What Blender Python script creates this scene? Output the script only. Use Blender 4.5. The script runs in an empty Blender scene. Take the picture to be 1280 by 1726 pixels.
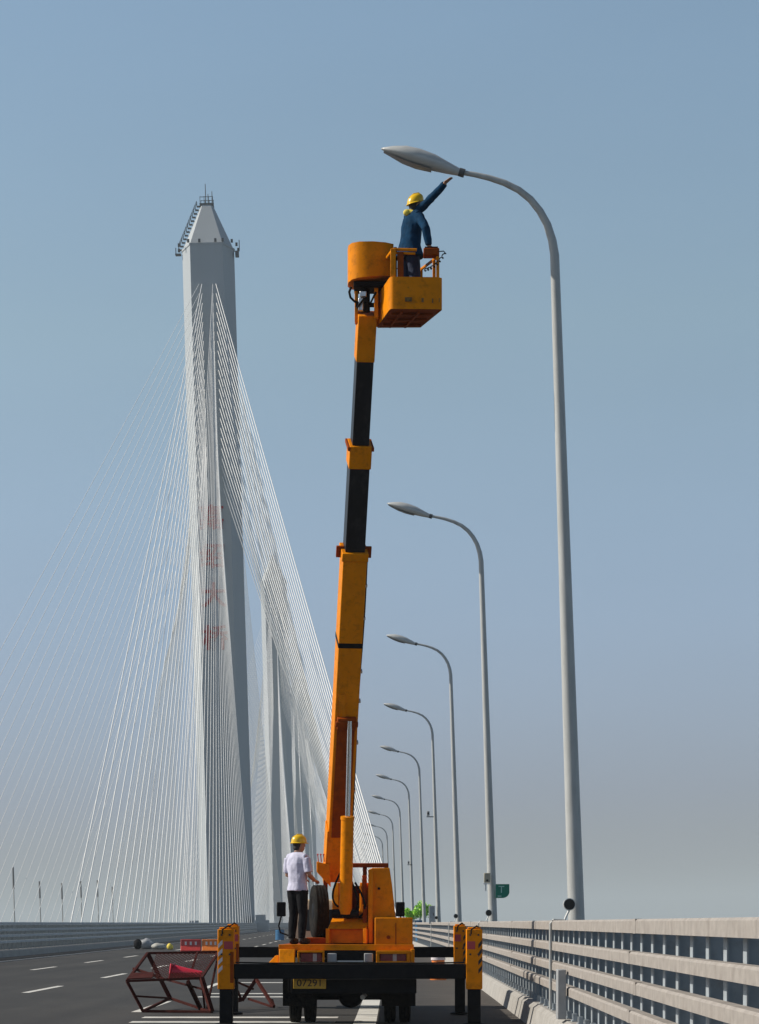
import bpy, bmesh, math, random
from mathutils import Vector, Matrix, noise
random.seed(7)
R = math.radians
scene = bpy.context.scene
COL = scene.collection

# ------------------------------------------------------------------ geometry of the place
F, VX, HY, CH = 4070.0, 670.0, 1556.0, 1.6      # lens in photo pixels, optical axis, eye height above the road
LEAN = R(1.68)                                   # crossfall of the carriageway
def P(x, y, D):
    return Vector(((x - VX) * D / F, D, CH + (HY - y) * D / F))
def off(D):                                      # plan curve of the bridge
    if D < 40: return 0.0
    if D < 208: return -0.00007 * (D - 40) ** 2
    return -1.976 - 0.0235 * (D - 208)
def U(u, D, z=0.0):
    return Vector((u + off(D), D, z))

# ------------------------------------------------------------------ materials
def mat(name, col, rough=0.6, metal=0.0, var=0.12, scale=6.0, spec=0.5, dirt=None, dirt_amt=0.0, dirt_scale=3.0,
        bump=0.0, bump_scale=60.0, stretch=(1, 1, 1), coat=0.0, chips=None):
    m = bpy.data.materials.new(name); m.use_nodes = True
    nt = m.node_tree; N = nt.nodes; L = nt.links
    b = N['Principled BSDF']
    b.inputs['Roughness'].default_value = rough
    b.inputs['Metallic'].default_value = metal
    b.inputs['Specular IOR Level'].default_value = spec
    b.inputs['Coat Weight'].default_value = coat
    tc = N.new('ShaderNodeTexCoord'); mp = N.new('ShaderNodeMapping')
    mp.inputs['Scale'].default_value = stretch
    L.new(tc.outputs['Object'], mp.inputs['Vector'])
    nz = N.new('ShaderNodeTexNoise'); nz.inputs['Scale'].default_value = scale; nz.inputs['Detail'].default_value = 6
    L.new(mp.outputs['Vector'], nz.inputs['Vector'])
    rp = N.new('ShaderNodeValToRGB')
    rp.color_ramp.elements[0].position = 0.3; rp.color_ramp.elements[1].position = 0.72
    rp.color_ramp.elements[0].color = [max(0, c * (1 - var)) for c in col] + [1]
    rp.color_ramp.elements[1].color = [min(1, c * (1 + var)) for c in col] + [1]
    L.new(nz.outputs['Fac'], rp.inputs['Fac'])
    out = rp.outputs['Color']
    if dirt is not None:
        n2 = N.new('ShaderNodeTexNoise'); n2.inputs['Scale'].default_value = dirt_scale; n2.inputs['Detail'].default_value = 9
        n2.inputs['Roughness'].default_value = 0.7
        L.new(mp.outputs['Vector'], n2.inputs['Vector'])
        r2 = N.new('ShaderNodeValToRGB')
        r2.color_ramp.elements[0].position = 0.5; r2.color_ramp.elements[1].position = 0.75
        r2.color_ramp.elements[0].color = (0, 0, 0, 1); r2.color_ramp.elements[1].color = (dirt_amt,) * 3 + (1,)
        L.new(n2.outputs['Fac'], r2.inputs['Fac'])
        mx = N.new('ShaderNodeMixRGB')
        L.new(r2.outputs['Color'], mx.inputs['Fac']); L.new(out, mx.inputs['Color1'])
        mx.inputs['Color2'].default_value = list(dirt) + [1]
        out = mx.outputs['Color']
    if chips is not None:                            # small chips and scratches
        n4 = N.new('ShaderNodeTexNoise'); n4.inputs['Scale'].default_value = 28; n4.inputs['Detail'].default_value = 10; n4.inputs['Roughness'].default_value = .75
        L.new(mp.outputs['Vector'], n4.inputs['Vector'])
        r4 = N.new('ShaderNodeValToRGB'); r4.color_ramp.elements[0].position = .63; r4.color_ramp.elements[1].position = .68
        r4.color_ramp.elements[0].color = (0, 0, 0, 1); r4.color_ramp.elements[1].color = (.8, .8, .8, 1)
        L.new(n4.outputs['Fac'], r4.inputs['Fac'])
        m4 = N.new('ShaderNodeMixRGB'); L.new(r4.outputs['Color'], m4.inputs['Fac']); L.new(out, m4.inputs['Color1']); m4.inputs['Color2'].default_value = list(chips) + [1]
        out = m4.outputs['Color']
    L.new(out, b.inputs['Base Color'])
    if bump:
        n3 = N.new('ShaderNodeTexNoise'); n3.inputs['Scale'].default_value = bump_scale; n3.inputs['Detail'].default_value = 4
        L.new(mp.outputs['Vector'], n3.inputs['Vector'])
        bp = N.new('ShaderNodeBump'); bp.inputs['Strength'].default_value = bump; bp.inputs['Distance'].default_value = 0.02
        L.new(n3.outputs['Fac'], bp.inputs['Height']); L.new(bp.outputs['Normal'], b.inputs['Normal'])
    return m

M = {}
M['orange'] = mat('orange_paint', (0.74, 0.235, 0.0015), 0.5, var=0.10, scale=3, dirt=(0.22, 0.07, 0.006), dirt_amt=0.6, dirt_scale=9, spec=.07, chips=(0.07, 0.03, 0.015), bump=.06, bump_scale=9)
M['orange_dark'] = mat('rusty_orange_paint', (0.27, 0.05, 0.003), 0.6, spec=.08, var=0.2, scale=8, dirt=(0.10, 0.03, 0.01), dirt_amt=0.7, dirt_scale=9)
M['black'] = mat('black_steel', (0.006, 0.006, 0.0075), 0.6, spec=.12, var=0.25, scale=9, dirt=(0.02, 0.017, 0.015), dirt_amt=0.5, dirt_scale=6)
M['boom_black'] = mat('greased_boom_steel', (0.010, 0.010, 0.013), 0.45, spec=.25, var=0.2, scale=9, dirt=(0.07, 0.07, 0.07), dirt_amt=0.4, dirt_scale=5, stretch=(1, 1, .3))
M['rubber'] = mat('rubber', (0.009, 0.0085, 0.008), 0.9, spec=.15, var=0.3, scale=14, dirt=(0.045, 0.037, 0.027), dirt_amt=0.6, dirt_scale=8, bump=.4, bump_scale=30)
M['steel'] = mat('bare_steel', (0.55, 0.56, 0.57), 0.3, metal=0.8, var=0.1)
M['chrome'] = mat('chrome_rod', (0.75, 0.76, 0.78), 0.16, metal=1.0, var=0.04)
M['grey_box'] = mat('grey_plastic', (0.34, 0.35, 0.36), 0.5)
M['red_light'] = mat('red_lens', (0.22, 0.02, 0.02), 0.25, var=0.25, scale=20)
M['white_lens'] = mat('pale_lens', (0.55, 0.42, 0.38), 0.25, var=0.15, scale=20)
M['plate'] = mat('yellow_plate', (0.62, 0.36, 0.03), 0.5, var=0.15, scale=12, dirt=(0.2, 0.12, 0.03), dirt_amt=.6, dirt_scale=18)
M['ink'] = mat('black_ink', (0.02, 0.018, 0.015), 0.6)
M['cream'] = mat('cream_cab_paint', (0.62, 0.47, 0.30), 0.45, var=0.08)
M['glass'] = mat('dark_glass', (0.02, 0.025, 0.03), 0.08, var=0.1)
M['galv'] = mat('galvanised_steel', (0.44, 0.45, 0.44), 0.45, metal=0.0, var=0.10, scale=3, stretch=(4, 4, .6), dirt=(0.22, 0.22, 0.21), dirt_amt=.35, dirt_scale=4)
M['lamp_glass'] = mat('lamp_shell', (0.50, 0.51, 0.50), 0.3, var=0.1, scale=4, stretch=(1, 6, 6))
M['rail'] = mat('painted_rail', (0.33, 0.298, 0.268), 0.65, var=0.16, scale=7, dirt=(0.20, 0.165, 0.14), dirt_amt=0.7, dirt_scale=4, bump=.12, bump_scale=25)
M['post'] = mat('painted_post', (0.31, 0.35, 0.38), 0.6, var=0.12, scale=8, dirt=(0.2, 0.17, 0.14), dirt_amt=0.6, dirt_scale=6)
M['concrete'] = mat('kerb_concrete', (0.35, 0.335, 0.31), 0.85, var=0.14, scale=4, dirt=(0.22, 0.20, 0.18), dirt_amt=.6, dirt_scale=1.4, bump=.4, bump_scale=30)
M['pylon'] = mat('painted_concrete', (0.365, 0.40, 0.425), 0.75, var=0.05, scale=.25, dirt=(0.30, 0.325, 0.34), dirt_amt=.5, dirt_scale=.5, stretch=(1, 1, .04))
M['cable'] = mat('white_cable_sheath', (0.84, 0.84, 0.82), 0.4, var=0.05, scale=.6)
M['red_paint'] = mat('red_lettering', (0.36, 0.006, 0.02), 0.6, spec=.1, var=0.15, scale=.5)
M['dark_metal'] = mat('dark_fittings', (0.08, 0.085, 0.09), 0.6)
M['rust'] = mat('rusty_red_steel', (0.055, 0.009, 0.006), 0.8, spec=.15, var=0.35, scale=10, dirt=(0.05, 0.02, 0.015), dirt_amt=.8, dirt_scale=8)
M['cone'] = mat('red_plastic', (0.55, 0.02, 0.05), 0.4, var=0.12, scale=9, dirt=(0.3, 0.05, 0.05), dirt_amt=.3)
M['red_barrier'] = mat('red_barrier_plastic', (0.50, 0.035, 0.03), 0.5, var=0.15)
M['orange_barrier'] = mat('orange_barrier_plastic', (0.75, 0.19, 0.02), 0.5, var=0.12)
M['white'] = mat('white_plastic', (0.72, 0.72, 0.70), 0.55, var=0.08)
M['green_sign'] = mat('green_sign_sheet', (0.0, 0.19, 0.12), 0.45, var=0.1)
M['mint'] = mat('pale_sign_ink', (0.38, 0.62, 0.56), 0.5)
M['blue_plastic'] = mat('blue_plastic', (0.02, 0.13, 0.28), 0.5)
M['leaf'] = mat('lime_leaves', (0.36, 0.70, 0.05), 0.6, var=0.3, scale=5)
M['beige'] = mat('beige_box', (0.42, 0.39, 0.30), 0.55)
M['skin'] = mat('skin', (0.36, 0.19, 0.12), 0.55, var=0.08, scale=20)
M['hair'] = mat('black_hair', (0.012, 0.010, 0.010), 0.6, var=0.3, scale=40)
M['helmet'] = mat('yellow_helmet', (0.80, 0.50, 0.015), 0.3, var=0.05)
M['shirt'] = mat('white_lavender_shirt', (0.56, 0.56, 0.70), 0.85, var=0.10, scale=12, dirt=(0.30, 0.31, 0.48), dirt_amt=.55, dirt_scale=9, bump=.5, bump_scale=14)
M['trousers'] = mat('black_trousers', (0.007, 0.007, 0.009), 0.85, spec=.15, var=0.2, bump=.5, bump_scale=14)
M['navy'] = mat('navy_workwear', (0.005, 0.036, 0.085), 0.9, spec=.1, var=0.3, scale=9, bump=.6, bump_scale=13)
M['navy_dark'] = mat('dark_navy_trousers', (0.010, 0.020, 0.055), 0.85, var=0.2, bump=.5, bump_scale=13)
M['yellow_cloth'] = mat('bright_yellow_cloth', (0.80, 0.62, 0.08), 0.7, var=0.1)
M['boot'] = mat('black_boot', (0.015, 0.013, 0.012), 0.6)
M['stripe_red'] = mat('reflective_red', (0.42, 0.04, 0.05), 0.45)
M['stripe_white'] = mat('reflective_white', (0.66, 0.60, 0.62), 0.45)
M['marking'] = mat('road_paint', (0.62, 0.61, 0.57), 0.75, var=0.08, scale=4, dirt=(0.16, 0.15, 0.14), dirt_amt=0.75, dirt_scale=1.7)
M['orange_mid'] = mat('worn_orange_paint', (0.60, 0.15, 0.003), 0.55, var=.15, scale=6, spec=.08, dirt=(0.2, 0.05, 0.005), dirt_amt=.6, dirt_scale=10)
M['sleeve'] = mat('grey_sleeve', (0.17, 0.175, 0.18), 0.6)
M['sticker'] = mat('faded_sticker', (0.16, 0.085, 0.012), 0.6, var=.5, scale=40)
M['recess'] = mat('dark_red_brown', (0.09, 0.02, 0.008), 0.7, var=.3, spec=.2)  # darker red-brown for the plate behind the yoke's opening
M['gravel'] = mat('sack_cloth', (0.40, 0.40, 0.37), 0.9, var=0.3, scale=3)

# asphalt: mottled, with wheel tracks running along the road
def asphalt():
    m = mat('asphalt', (0.036, 0.0345, 0.033), 0.85, var=0.18, scale=.35, dirt=(0.085, 0.078, 0.070), dirt_amt=0.55, dirt_scale=.22,
            bump=.5, bump_scale=45, stretch=(1, .25, 1), spec=.35)
    N = m.node_tree.nodes; L = m.node_tree.links; b = N['Principled BSDF']; src = b.inputs['Base Color'].links[0].from_socket
    tc = N.new('ShaderNodeTexCoord'); sp = N.new('ShaderNodeSeparateXYZ'); L.new(tc.outputs['Object'], sp.inputs['Vector'])
    def math_(op, a, c):
        n = N.new('ShaderNodeMath'); n.operation = op
        for i, v in enumerate((a, c)):
            if isinstance(v, (int, float)): n.inputs[i].default_value = v
            elif v is not None: L.new(v, n.inputs[i])
        return n.outputs[0]
    wv = math_('SINE', math_('MULTIPLY', math_('ADD', sp.outputs['X'], .55), 2 * math.pi / 1.875), None)     # two wheel paths in each lane
    mp = N.new('ShaderNodeMapping'); mp.inputs['Scale'].default_value = (1.2, .03, 1); L.new(tc.outputs['Object'], mp.inputs['Vector'])
    nz = N.new('ShaderNodeTexNoise'); nz.inputs['Scale'].default_value = 1.0; nz.inputs['Detail'].default_value = 6; L.new(mp.outputs['Vector'], nz.inputs['Vector'])
    f = math_('MULTIPLY', math_('MAXIMUM', wv, 0.0), math_('MULTIPLY', nz.outputs['Fac'], .75))
    m1 = N.new('ShaderNodeMixRGB'); L.new(f, m1.inputs['Fac']); L.new(src, m1.inputs['Color1']); m1.inputs['Color2'].default_value = (.020, .020, .0205, 1)
    ds = N.new('ShaderNodeMapRange'); ds.inputs['From Min'].default_value = -.6; ds.inputs['From Max'].default_value = 1.6; ds.inputs['To Max'].default_value = .75; L.new(sp.outputs['X'], ds.inputs['Value'])
    n2 = N.new('ShaderNodeTexNoise'); n2.inputs['Scale'].default_value = 1.3; n2.inputs['Detail'].default_value = 8; L.new(tc.outputs['Object'], n2.inputs['Vector'])
    m2 = N.new('ShaderNodeMixRGB'); L.new(math_('MULTIPLY', ds.outputs['Result'], n2.outputs['Fac']), m2.inputs['Fac']); L.new(m1.outputs['Color'], m2.inputs['Color1']); m2.inputs['Color2'].default_value = (.135, .112, .09, 1)
    L.new(m2.outputs['Color'], b.inputs['Base Color'])
    return m
M['asphalt'] = asphalt()
def water():
    m = bpy.data.materials.new('river_water'); m.use_nodes = True
    N = m.node_tree.nodes; L = m.node_tree.links; b = N['Principled BSDF']
    b.inputs['Base Color'].default_value = (0.10, 0.115, 0.11, 1); b.inputs['Roughness'].default_value = 0.25
    tc = N.new('ShaderNodeTexCoord'); n = N.new('ShaderNodeTexNoise'); n.inputs['Scale'].default_value = .25; n.inputs['Detail'].default_value = 5
    L.new(tc.outputs['Object'], n.inputs['Vector'])
    bp = N.new('ShaderNodeBump'); bp.inputs['Strength'].default_value = .5; bp.inputs['Distance'].default_value = .5
    L.new(n.outputs['Fac'], bp.inputs['Height']); L.new(bp.outputs['Normal'], b.inputs['Normal'])
    return m
M['water'] = water()
M['slate_rail'] = mat('slate_railing_paint', (0.43, 0.46, 0.48), 0.6, var=0.10, scale=5)
M['slate_post'] = mat('slate_post_paint', (0.20, 0.225, 0.24), 0.6, var=0.10, scale=5)

# ------------------------------------------------------------------ mesh builder
class MB:
    def __init__(s): s.bm = bmesh.new()
    def face(s, pts):
        vs = [s.bm.verts.new(p) for p in pts]
        return s.bm.faces.new(vs)
    def hexa(s, c):                               # 8 corners: bottom loop 0-3, top loop 4-7
        v = [s.bm.verts.new(p) for p in c]
        for f in ((3, 2, 1, 0), (4, 5, 6, 7), (0, 1, 5, 4), (1, 2, 6, 5), (2, 3, 7, 6), (3, 0, 4, 7)):
            s.bm.faces.new([v[i] for i in f])
    def box(s, x0, x1, y0, y1, z0, z1):
        s.hexa([(x0, y0, z0), (x1, y0, z0), (x1, y1, z0), (x0, y1, z0), (x0, y0, z1), (x1, y0, z1), (x1, y1, z1), (x0, y1, z1)])
    def bar(s, A, B, w, h, wdir=None):            # square section from A to B
        A = Vector(A); B = Vector(B); d = (B - A).normalized()
        if wdir is None:
            wdir = Vector((0, 0, 1)) if abs(d.z) < .9 else Vector((1, 0, 0))
        n = d.cross(Vector(wdir)).normalized(); wv = n.cross(d).normalized()
        a, b = wv * w / 2, n * h / 2
        s.hexa([A - a - b, A + a - b, A + a + b, A - a + b, B - a - b, B + a - b, B + a + b, B - a + b])
    def prism(s, poly, z0, z1):
        b = [s.bm.verts.new((p[0], p[1], z0)) for p in poly]; t = [s.bm.verts.new((p[0], p[1], z1)) for p in poly]
        s.bm.faces.new(b[::-1]); s.bm.faces.new(t); n = len(poly)
        for i in range(n): s.bm.faces.new((b[i], b[(i + 1) % n], t[(i + 1) % n], t[i]))
    def loft(s, rings, cap=True, closed=True):
        rv = [[s.bm.verts.new(p) for p in r] for r in rings]
        for a, b in zip(rv, rv[1:]):
            n = len(a)
            for i in range(n if closed else n - 1): s.bm.faces.new((a[i], a[(i + 1) % n], b[(i + 1) % n], b[i]))
        if cap: s.bm.faces.new(rv[0][::-1]); s.bm.faces.new(rv[-1])
    def tube(s, pts, r, n=10, cap=True):
        pts = [Vector(p) for p in pts]
        rs = r if isinstance(r, (list, tuple)) else [r] * len(pts)
        rings = []; up = None
        for i, p in enumerate(pts):
            d = (pts[min(i + 1, len(pts) - 1)] - pts[max(i - 1, 0)]).normalized()
            if up is None: up = Vector((0, 1, 0)) if abs(d.y) < .9 else Vector((1, 0, 0))
            a = d.cross(up).normalized(); b = a.cross(d).normalized(); up = b
            rings.append([p + (a * math.cos(t) + b * math.sin(t)) * rs[i] for t in [2 * math.pi * k / n for k in range(n)]])
        s.loft(rings, cap)
    def lathe(s, prof, c=(0, 0, 0), axis=(0, 0, 1), n=20):
        c = Vector(c); ax = Vector(axis).normalized()
        a = ax.orthogonal().normalized(); b = ax.cross(a)
        s.loft([[c + ax * h + (a * math.cos(t) + b * math.sin(t)) * max(r, 1e-4) for t in [2 * math.pi * k / n for k in range(n)]] for r, h in prof])
    def ell(s, c, r, n=14, rot=None):
        c = Vector(c); m = n // 2 + 1; rings = []
        for i in range(m + 1):
            ph = math.pi * (i + .02) / (m + .04)
            ring = []
            for k in range(n):
                t = 2 * math.pi * k / n
                v = Vector((r[0] * math.sin(ph) * math.cos(t), r[1] * math.sin(ph) * math.sin(t), -r[2] * math.cos(ph)))
                if rot is not None: v = rot @ v
                ring.append(c + v)
            rings.append(ring)
        s.loft(rings)
    def mesh(s, name, m, smooth=35):
        bmesh.ops.recalc_face_normals(s.bm, faces=s.bm.faces)
        me = bpy.data.meshes.new(name); s.bm.to_mesh(me); s.bm.free()
        if m: me.materials.append(m)
        if smooth:
            me.polygons.foreach_set('use_smooth', [True] * len(me.polygons)); me.set_sharp_from_angle(angle=R(smooth))
        return me
    def build(s, name, m, parent=None, origin=(0, 0, 0), bevel=0.0, smooth=35):
        origin = Vector(origin)
        if origin.length: bmesh.ops.translate(s.bm, verts=s.bm.verts, vec=-origin)
        o = bpy.data.objects.new(name, s.mesh(name, m, smooth)); COL.objects.link(o)
        o.location = origin
        if bevel:
            b = o.modifiers.new('bevel', 'BEVEL'); b.width = bevel; b.segments = 2; b.limit_method = 'ANGLE'
        return o

def tag(o, label=None, cat=None, group=None, kind=None):
    if label: o['label'] = label
    if cat: o['category'] = cat
    if group: o['group'] = group
    if kind: o['kind'] = kind
    return o
def empty(name, loc, label, cat, group=None):
    o = bpy.data.objects.new(name, None); o.empty_display_size = .2; COL.objects.link(o); o.location = loc
    return tag(o, label, cat, group)
class Thing:                                       # builds parts in place coordinates below an Empty at its base
    def __init__(s, name, loc, label, cat, group=None):
        s.o = empty(name, loc, label, cat, group); s.loc = Vector(loc)
    def part(s, mb, name, m, parent=None, bevel=0.0, smooth=35):
        bmesh.ops.translate(mb.bm, verts=mb.bm.verts, vec=-s.loc)
        o = mb.build(name, m, None, bevel=bevel, smooth=smooth)
        o.parent = parent or s.o
        return o
def solo(mb, name, m, loc, label, cat, group=None, bevel=0.0):
    return tag(mb.build(name, m, None, origin=loc, bevel=bevel), label, cat, group)
def struct(mb, name, m, smooth=0):
    return tag(mb.build(name, m, smooth=smooth), kind='structure')
def text_mesh(body, size, m, extrude=.01, bold=0.0):
    c = bpy.data.curves.new('lettering', 'FONT'); c.body = body; c.size = size; c.extrude = extrude; c.offset = bold
    c.align_x = 'CENTER'; c.align_y = 'CENTER'
    t = bpy.data.objects.new('lettering', c); COL.objects.link(t)
    dg = bpy.context.evaluated_depsgraph_get()
    me = bpy.data.meshes.new_from_object(t.evaluated_get(dg)); me.materials.clear(); me.materials.append(m)
    bpy.data.objects.remove(t)
    return me
def put_text(body, size, m, loc, parent_thing, name, extrude=.01, parent=None, rotz=0.0, sx=1.0, bold=0.0):
    o = bpy.data.objects.new(name, text_mesh(body, size, m, extrude, bold)); COL.objects.link(o)
    o.rotation_euler = (R(90), 0, rotz); o.scale = (sx, 1, 1)
    o.location = Vector(loc) - parent_thing.loc; o.parent = parent or parent_thing.o
    return o

# ------------------------------------------------------------------ bridge decks, road, markings
Ds = [-80, -40, 0, 20] + list(range(40, 280, 20)) + list(range(280, 1960, 40))
def sweep(mb, poly, ds=Ds):
    mb.loft([[U(u, d, z) for u, z in poly] for d in ds])
mb = MB(); sweep(mb, [(-18.7, -.02), (3.2, -.02), (3.2, -.35), (-.5, -3.4), (-14.5, -3.4), (-18.7, -.35)]); struct(mb, 'bridge_deck', M['concrete'])
mb = MB(); sweep(mb, [(-50.0, -.02), (-28.1, -.02), (-28.1, -.35), (-32.5, -3.4), (-46.5, -3.4), (-50.0, -.35)]); struct(mb, 'bridge_deck', M['concrete'])
def strip(mb, u0, u1, d0, d1, z, step=20):
    n = max(1, int((d1 - d0) / step)); ds = [d0 + (d1 - d0) * i / n for i in range(n + 1)]
    vs = [(mb.bm.verts.new(U(u0, d, z)), mb.bm.verts.new(U(u1, d, z))) for d in ds]
    for a, b in zip(vs, vs[1:]): mb.bm.faces.new((a[0], a[1], b[1], b[0]))
mb = MB(); strip(mb, -17.9, 2.06, -80, 1900, 0.0); struct(mb, 'road', M['asphalt'])
mb = MB(); strip(mb, -49.2, -28.9, -80, 1900, 0.0); struct(mb, 'road', M['asphalt'])
mb = MB()
strip(mb, -.70, -.34, -60, 900, .004); strip(mb, -16.2, -16.0, -60, 900, .004)
for u, ph in ((-4.68, 43.2), (-8.5, 55.2), (-12.3, 82.0)):
    for k in range(-5, 40):
        d = ph + 15 * k
        if d > 0: strip(mb, u - .09, u + .09, d, d + 6, .004)
for d0, w in ((38.6, .6), (40.5, .6), (51.8, .6), (54.2, .6), (64.2, .7)):
    strip(mb, -4.3, -1.0, d0, d0 + w, .0045)
struct(mb, 'lane_marking', M['marking'])

# ------------------------------------------------------------------ railings
def railing(label, u, sgn, d_start, d_ind, d_end, step, RM=None, PM=None, beam_z=(1.57, 1.27, .99, .71), base_h=.34):
    """u: road-side face of the beams; sgn=+1 the outside lies to the right"""
    t = Thing('railing', U(u, d_start), label, 'railing'); RM = RM or M['rail']; PM = PM or M['post']
    ds = [d_start] + [d for d in range(20, 280, 10) if d > d_start] + list(range(280, d_end + 1, 40))
    for k, z in enumerate(beam_z):
        mb = MB(); h = .058 if k else .066; dp = .12 if k else .17
        sweep(mb, [(u, z - h), (u + sgn * dp, z - h), (u + sgn * dp, z + h), (u + sgn * .02, z + h), (u, z + h - .02)], ds)
        d = d_start + 2.4 + (k % 2) * .6
        while d < 130:
            o_ = off(d); ua, ub = sorted((u - sgn * .003, u + sgn * .06))
            mb.box(ua + o_, ub + o_, d - .10, d + .10, z - h - .003, z + h + .003)
            d += 12
        t.part(mb, 'rail', RM)
    mb = MB(); sweep(mb, [(u - sgn * .16, -.02), (u + sgn * .55, -.02), (u + sgn * .55, base_h), (u - sgn * .02, base_h), (u - sgn * .09, base_h - .05)], ds)
    t.part(mb, 'base_kerb', M['concrete'])
    def post(mb, d):
        a = u + sgn * .125; b = u + sgn * .34
        def bx(u0, u1, d0, d1, z0, z1):
            o = off(d); mb.box(min(u0, u1) + o, max(u0, u1) + o, d0, d1, z0, z1)
        bx(a + sgn * .012, b, d - .008, d + .008, base_h + .02, 1.50)
        bx(a, a + sgn * .012, d - .09, d + .09, base_h + .02, 1.50)
        bx(b, b + sgn * .012, d - .055, d + .055, base_h + .02, 1.50)
        bx(a - sgn * .10, b + sgn * .06, d - .11, d + .11, base_h + .002, base_h + .02)
        for e in (-.075, .075):                                # bolt caps and gusset
            bx(a - sgn * .085, a - sgn * .03, d + e - .025, d + e + .025, base_h + .02, base_h + .10)
    d = d_start + .3; many = MB(); n = 0
    while d < d_end:
        if n < 98 and d >= d_ind:
            mb = MB(); post(mb, d); t.part(mb, 'post', PM, smooth=0); n += 1
        else:
            post(many, d)
        d += step
    o = t.part(many, 'post', PM, smooth=0); o['kind'] = 'stuff'
    return t
rr = railing('pale steel railing with four long beams on a concrete kerb, beside the street lamps', 2.2, 1, 8.0, 8.0, 700, .98)
lr = railing('blue grey railing along the inner edge of the road, left of the truck', -17.95, -1, 60.0, 108.0, 900, 1.5, M['slate_rail'], M['slate_post'])
mb = MB(); mb.box(2.06, 2.17, 31.0, 31.35, .36, 1.0); rr.part(mb, 'junction_box', M['grey_box'], bevel=.01)
mb = MB(); mb.tube([(2.15, 31.9, .37), (2.16, 31.8, .5), (2.14, 31.6, .42), (2.12, 31.5, .55), (2.11, 31.36, .52)], .022); rr.part(mb, 'hose', M['rubber'])

# ------------------------------------------------------------------ street lamps
S1, D1 = 117.3, 34.7
def L0(x, y):                                      # photo pixel at the first lamp -> lamp coordinates (upright)
    v = Vector(((x - 970) / S1, 0, CH + (HY - y) / S1))
    a = LEAN
    return Vector((v.x * math.cos(a) + v.z * math.sin(a), 0, -v.x * math.sin(a) + v.z * math.cos(a)))
def lamp_parts(root):
    def part(mb, name, m, parent=root, **k):
        o = mb.build(name, m, None, **k); o.parent = parent; return o
    base = Vector((.09, 0, 0)); top = L0(937.5, 430)
    mb = MB()
    curve = [top] + [L0(*p) for p in ((933.5, 405), (925, 378), (913, 356), (897, 336), (877, 320), (853, 308), (827, 299.5), (803, 294), (776, 289.5))]
    pts = [base.lerp(top, k / 12) for k in range(12)] + curve
    rad = [.128 - .062 * k / 12 for k in range(12)] + [.066] + [.062, .058, .055, .052, .049, .046, .042, .038, .034]
    mb.tube(pts, rad, 16); part(mb, 'pole', M['galv'], smooth=50)
    mb = MB(); mb.lathe([(.22, .0), (.22, .03), (.15, .03), (.145, .34), (.13, .36)], base, n=16); part(mb, 'base_flange', M['galv'])
    mb = MB(); mb.box(.09 - .05, .09 + .05, -.135, -.11, .75, 1.15); part(mb, 'service_door', M['galv'], bevel=.006)
    # leaf shaped head
    A = L0(782, 291); B = L0(645, 250); d = (B - A); n = Vector((-d.z, 0, d.x)).normalized()
    if n.z < 0: n = -n
    rings = []
    prof = [(0, .045, .05, .05), (.06, .055, .06, .06), (.18, .085, .075, .10), (.36, .135, .09, .155), (.55, .15, .10, .19), (.72, .135, .085, .18), (.87, .08, .05, .12), (.96, .03, .025, .06), (1, .008, .008, .012)]
    for t, up, dn, wd in prof:
        c = A + d * t; ring = []
        for k in range(20):
            a = 2 * math.pi * k / 20; sx = math.cos(a); sz = math.sin(a)
            ring.append(c + Vector((0, 1, 0)) * sx * wd + n * (sz * (up if sz > 0 else dn)))
        rings.append(ring)
    mb = MB(); mb.loft(rings); h = part(mb, 'lamp_head', M['lamp_glass'], smooth=60)
    mb = MB()
    rr_ = []
    for t, up, dn, wd in prof[3:8]:
        c = A + d * t - n * (dn + .006); rr_.append([c - Vector((0, wd * .62, 0)), c - n * .02, c + Vector((0, wd * .62, 0)), c + n * .004])
    mb.loft(rr_); o = part(mb, 'lens', M['grey_box'], h)
    mb = MB(); u = d.normalized(); mb.tube([A - u * .03, A + u * .05], .062, 14); part(mb, 'collar', M['dark_metal'], h)
def copy_tree(o, parent=None):
    c = o.copy(); COL.objects.link(c)
    if parent is not None: c.parent = parent
    for ch in list(o.children): copy_tree(ch, c)
    return c
ORD = ['nearest', 'second', 'third', 'fourth', 'fifth', 'sixth', 'seventh', 'eighth', 'ninth', 'tenth', 'eleventh', 'twelfth', 'thirteenth', 'fourteenth', 'fifteenth']
lamp_labels = ['tall grey curved street lamp whose leaf shaped head the raised worker reaches for',
    'second nearest grey curved street lamp, with a green sign and beige box on its pole',
    'third nearest grey curved street lamp, right behind the right outrigger posts',
    'fourth nearest curved street lamp, with a small camera bracket halfway up its pole']
rlamps = []
LG = 'curved street lamps along the right railing'
proto = None
for i in range(14):
    D = D1 + 29.3 * i
    lab = lamp_labels[i] if i < 4 else f'{ORD[i]} nearest curved street lamp along the right railing, counted from the front'
    if proto is None:
        proto = empty('street_lamp', U(2.54, D), lab, 'street lamp', LG); lamp_parts(proto); o = proto
    else:
        o = copy_tree(proto); o.location = U(2.54, D); o['label'] = lab
    o.rotation_euler = (0, -LEAN, R(0) if i == 0 else R(random.uniform(-1.5, 1.5)))
    rlamps.append(o)
fp = None
FL = ['leftmost', 'second from left', 'third from left', 'fourth from left', 'fifth from left', 'sixth from left']
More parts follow.
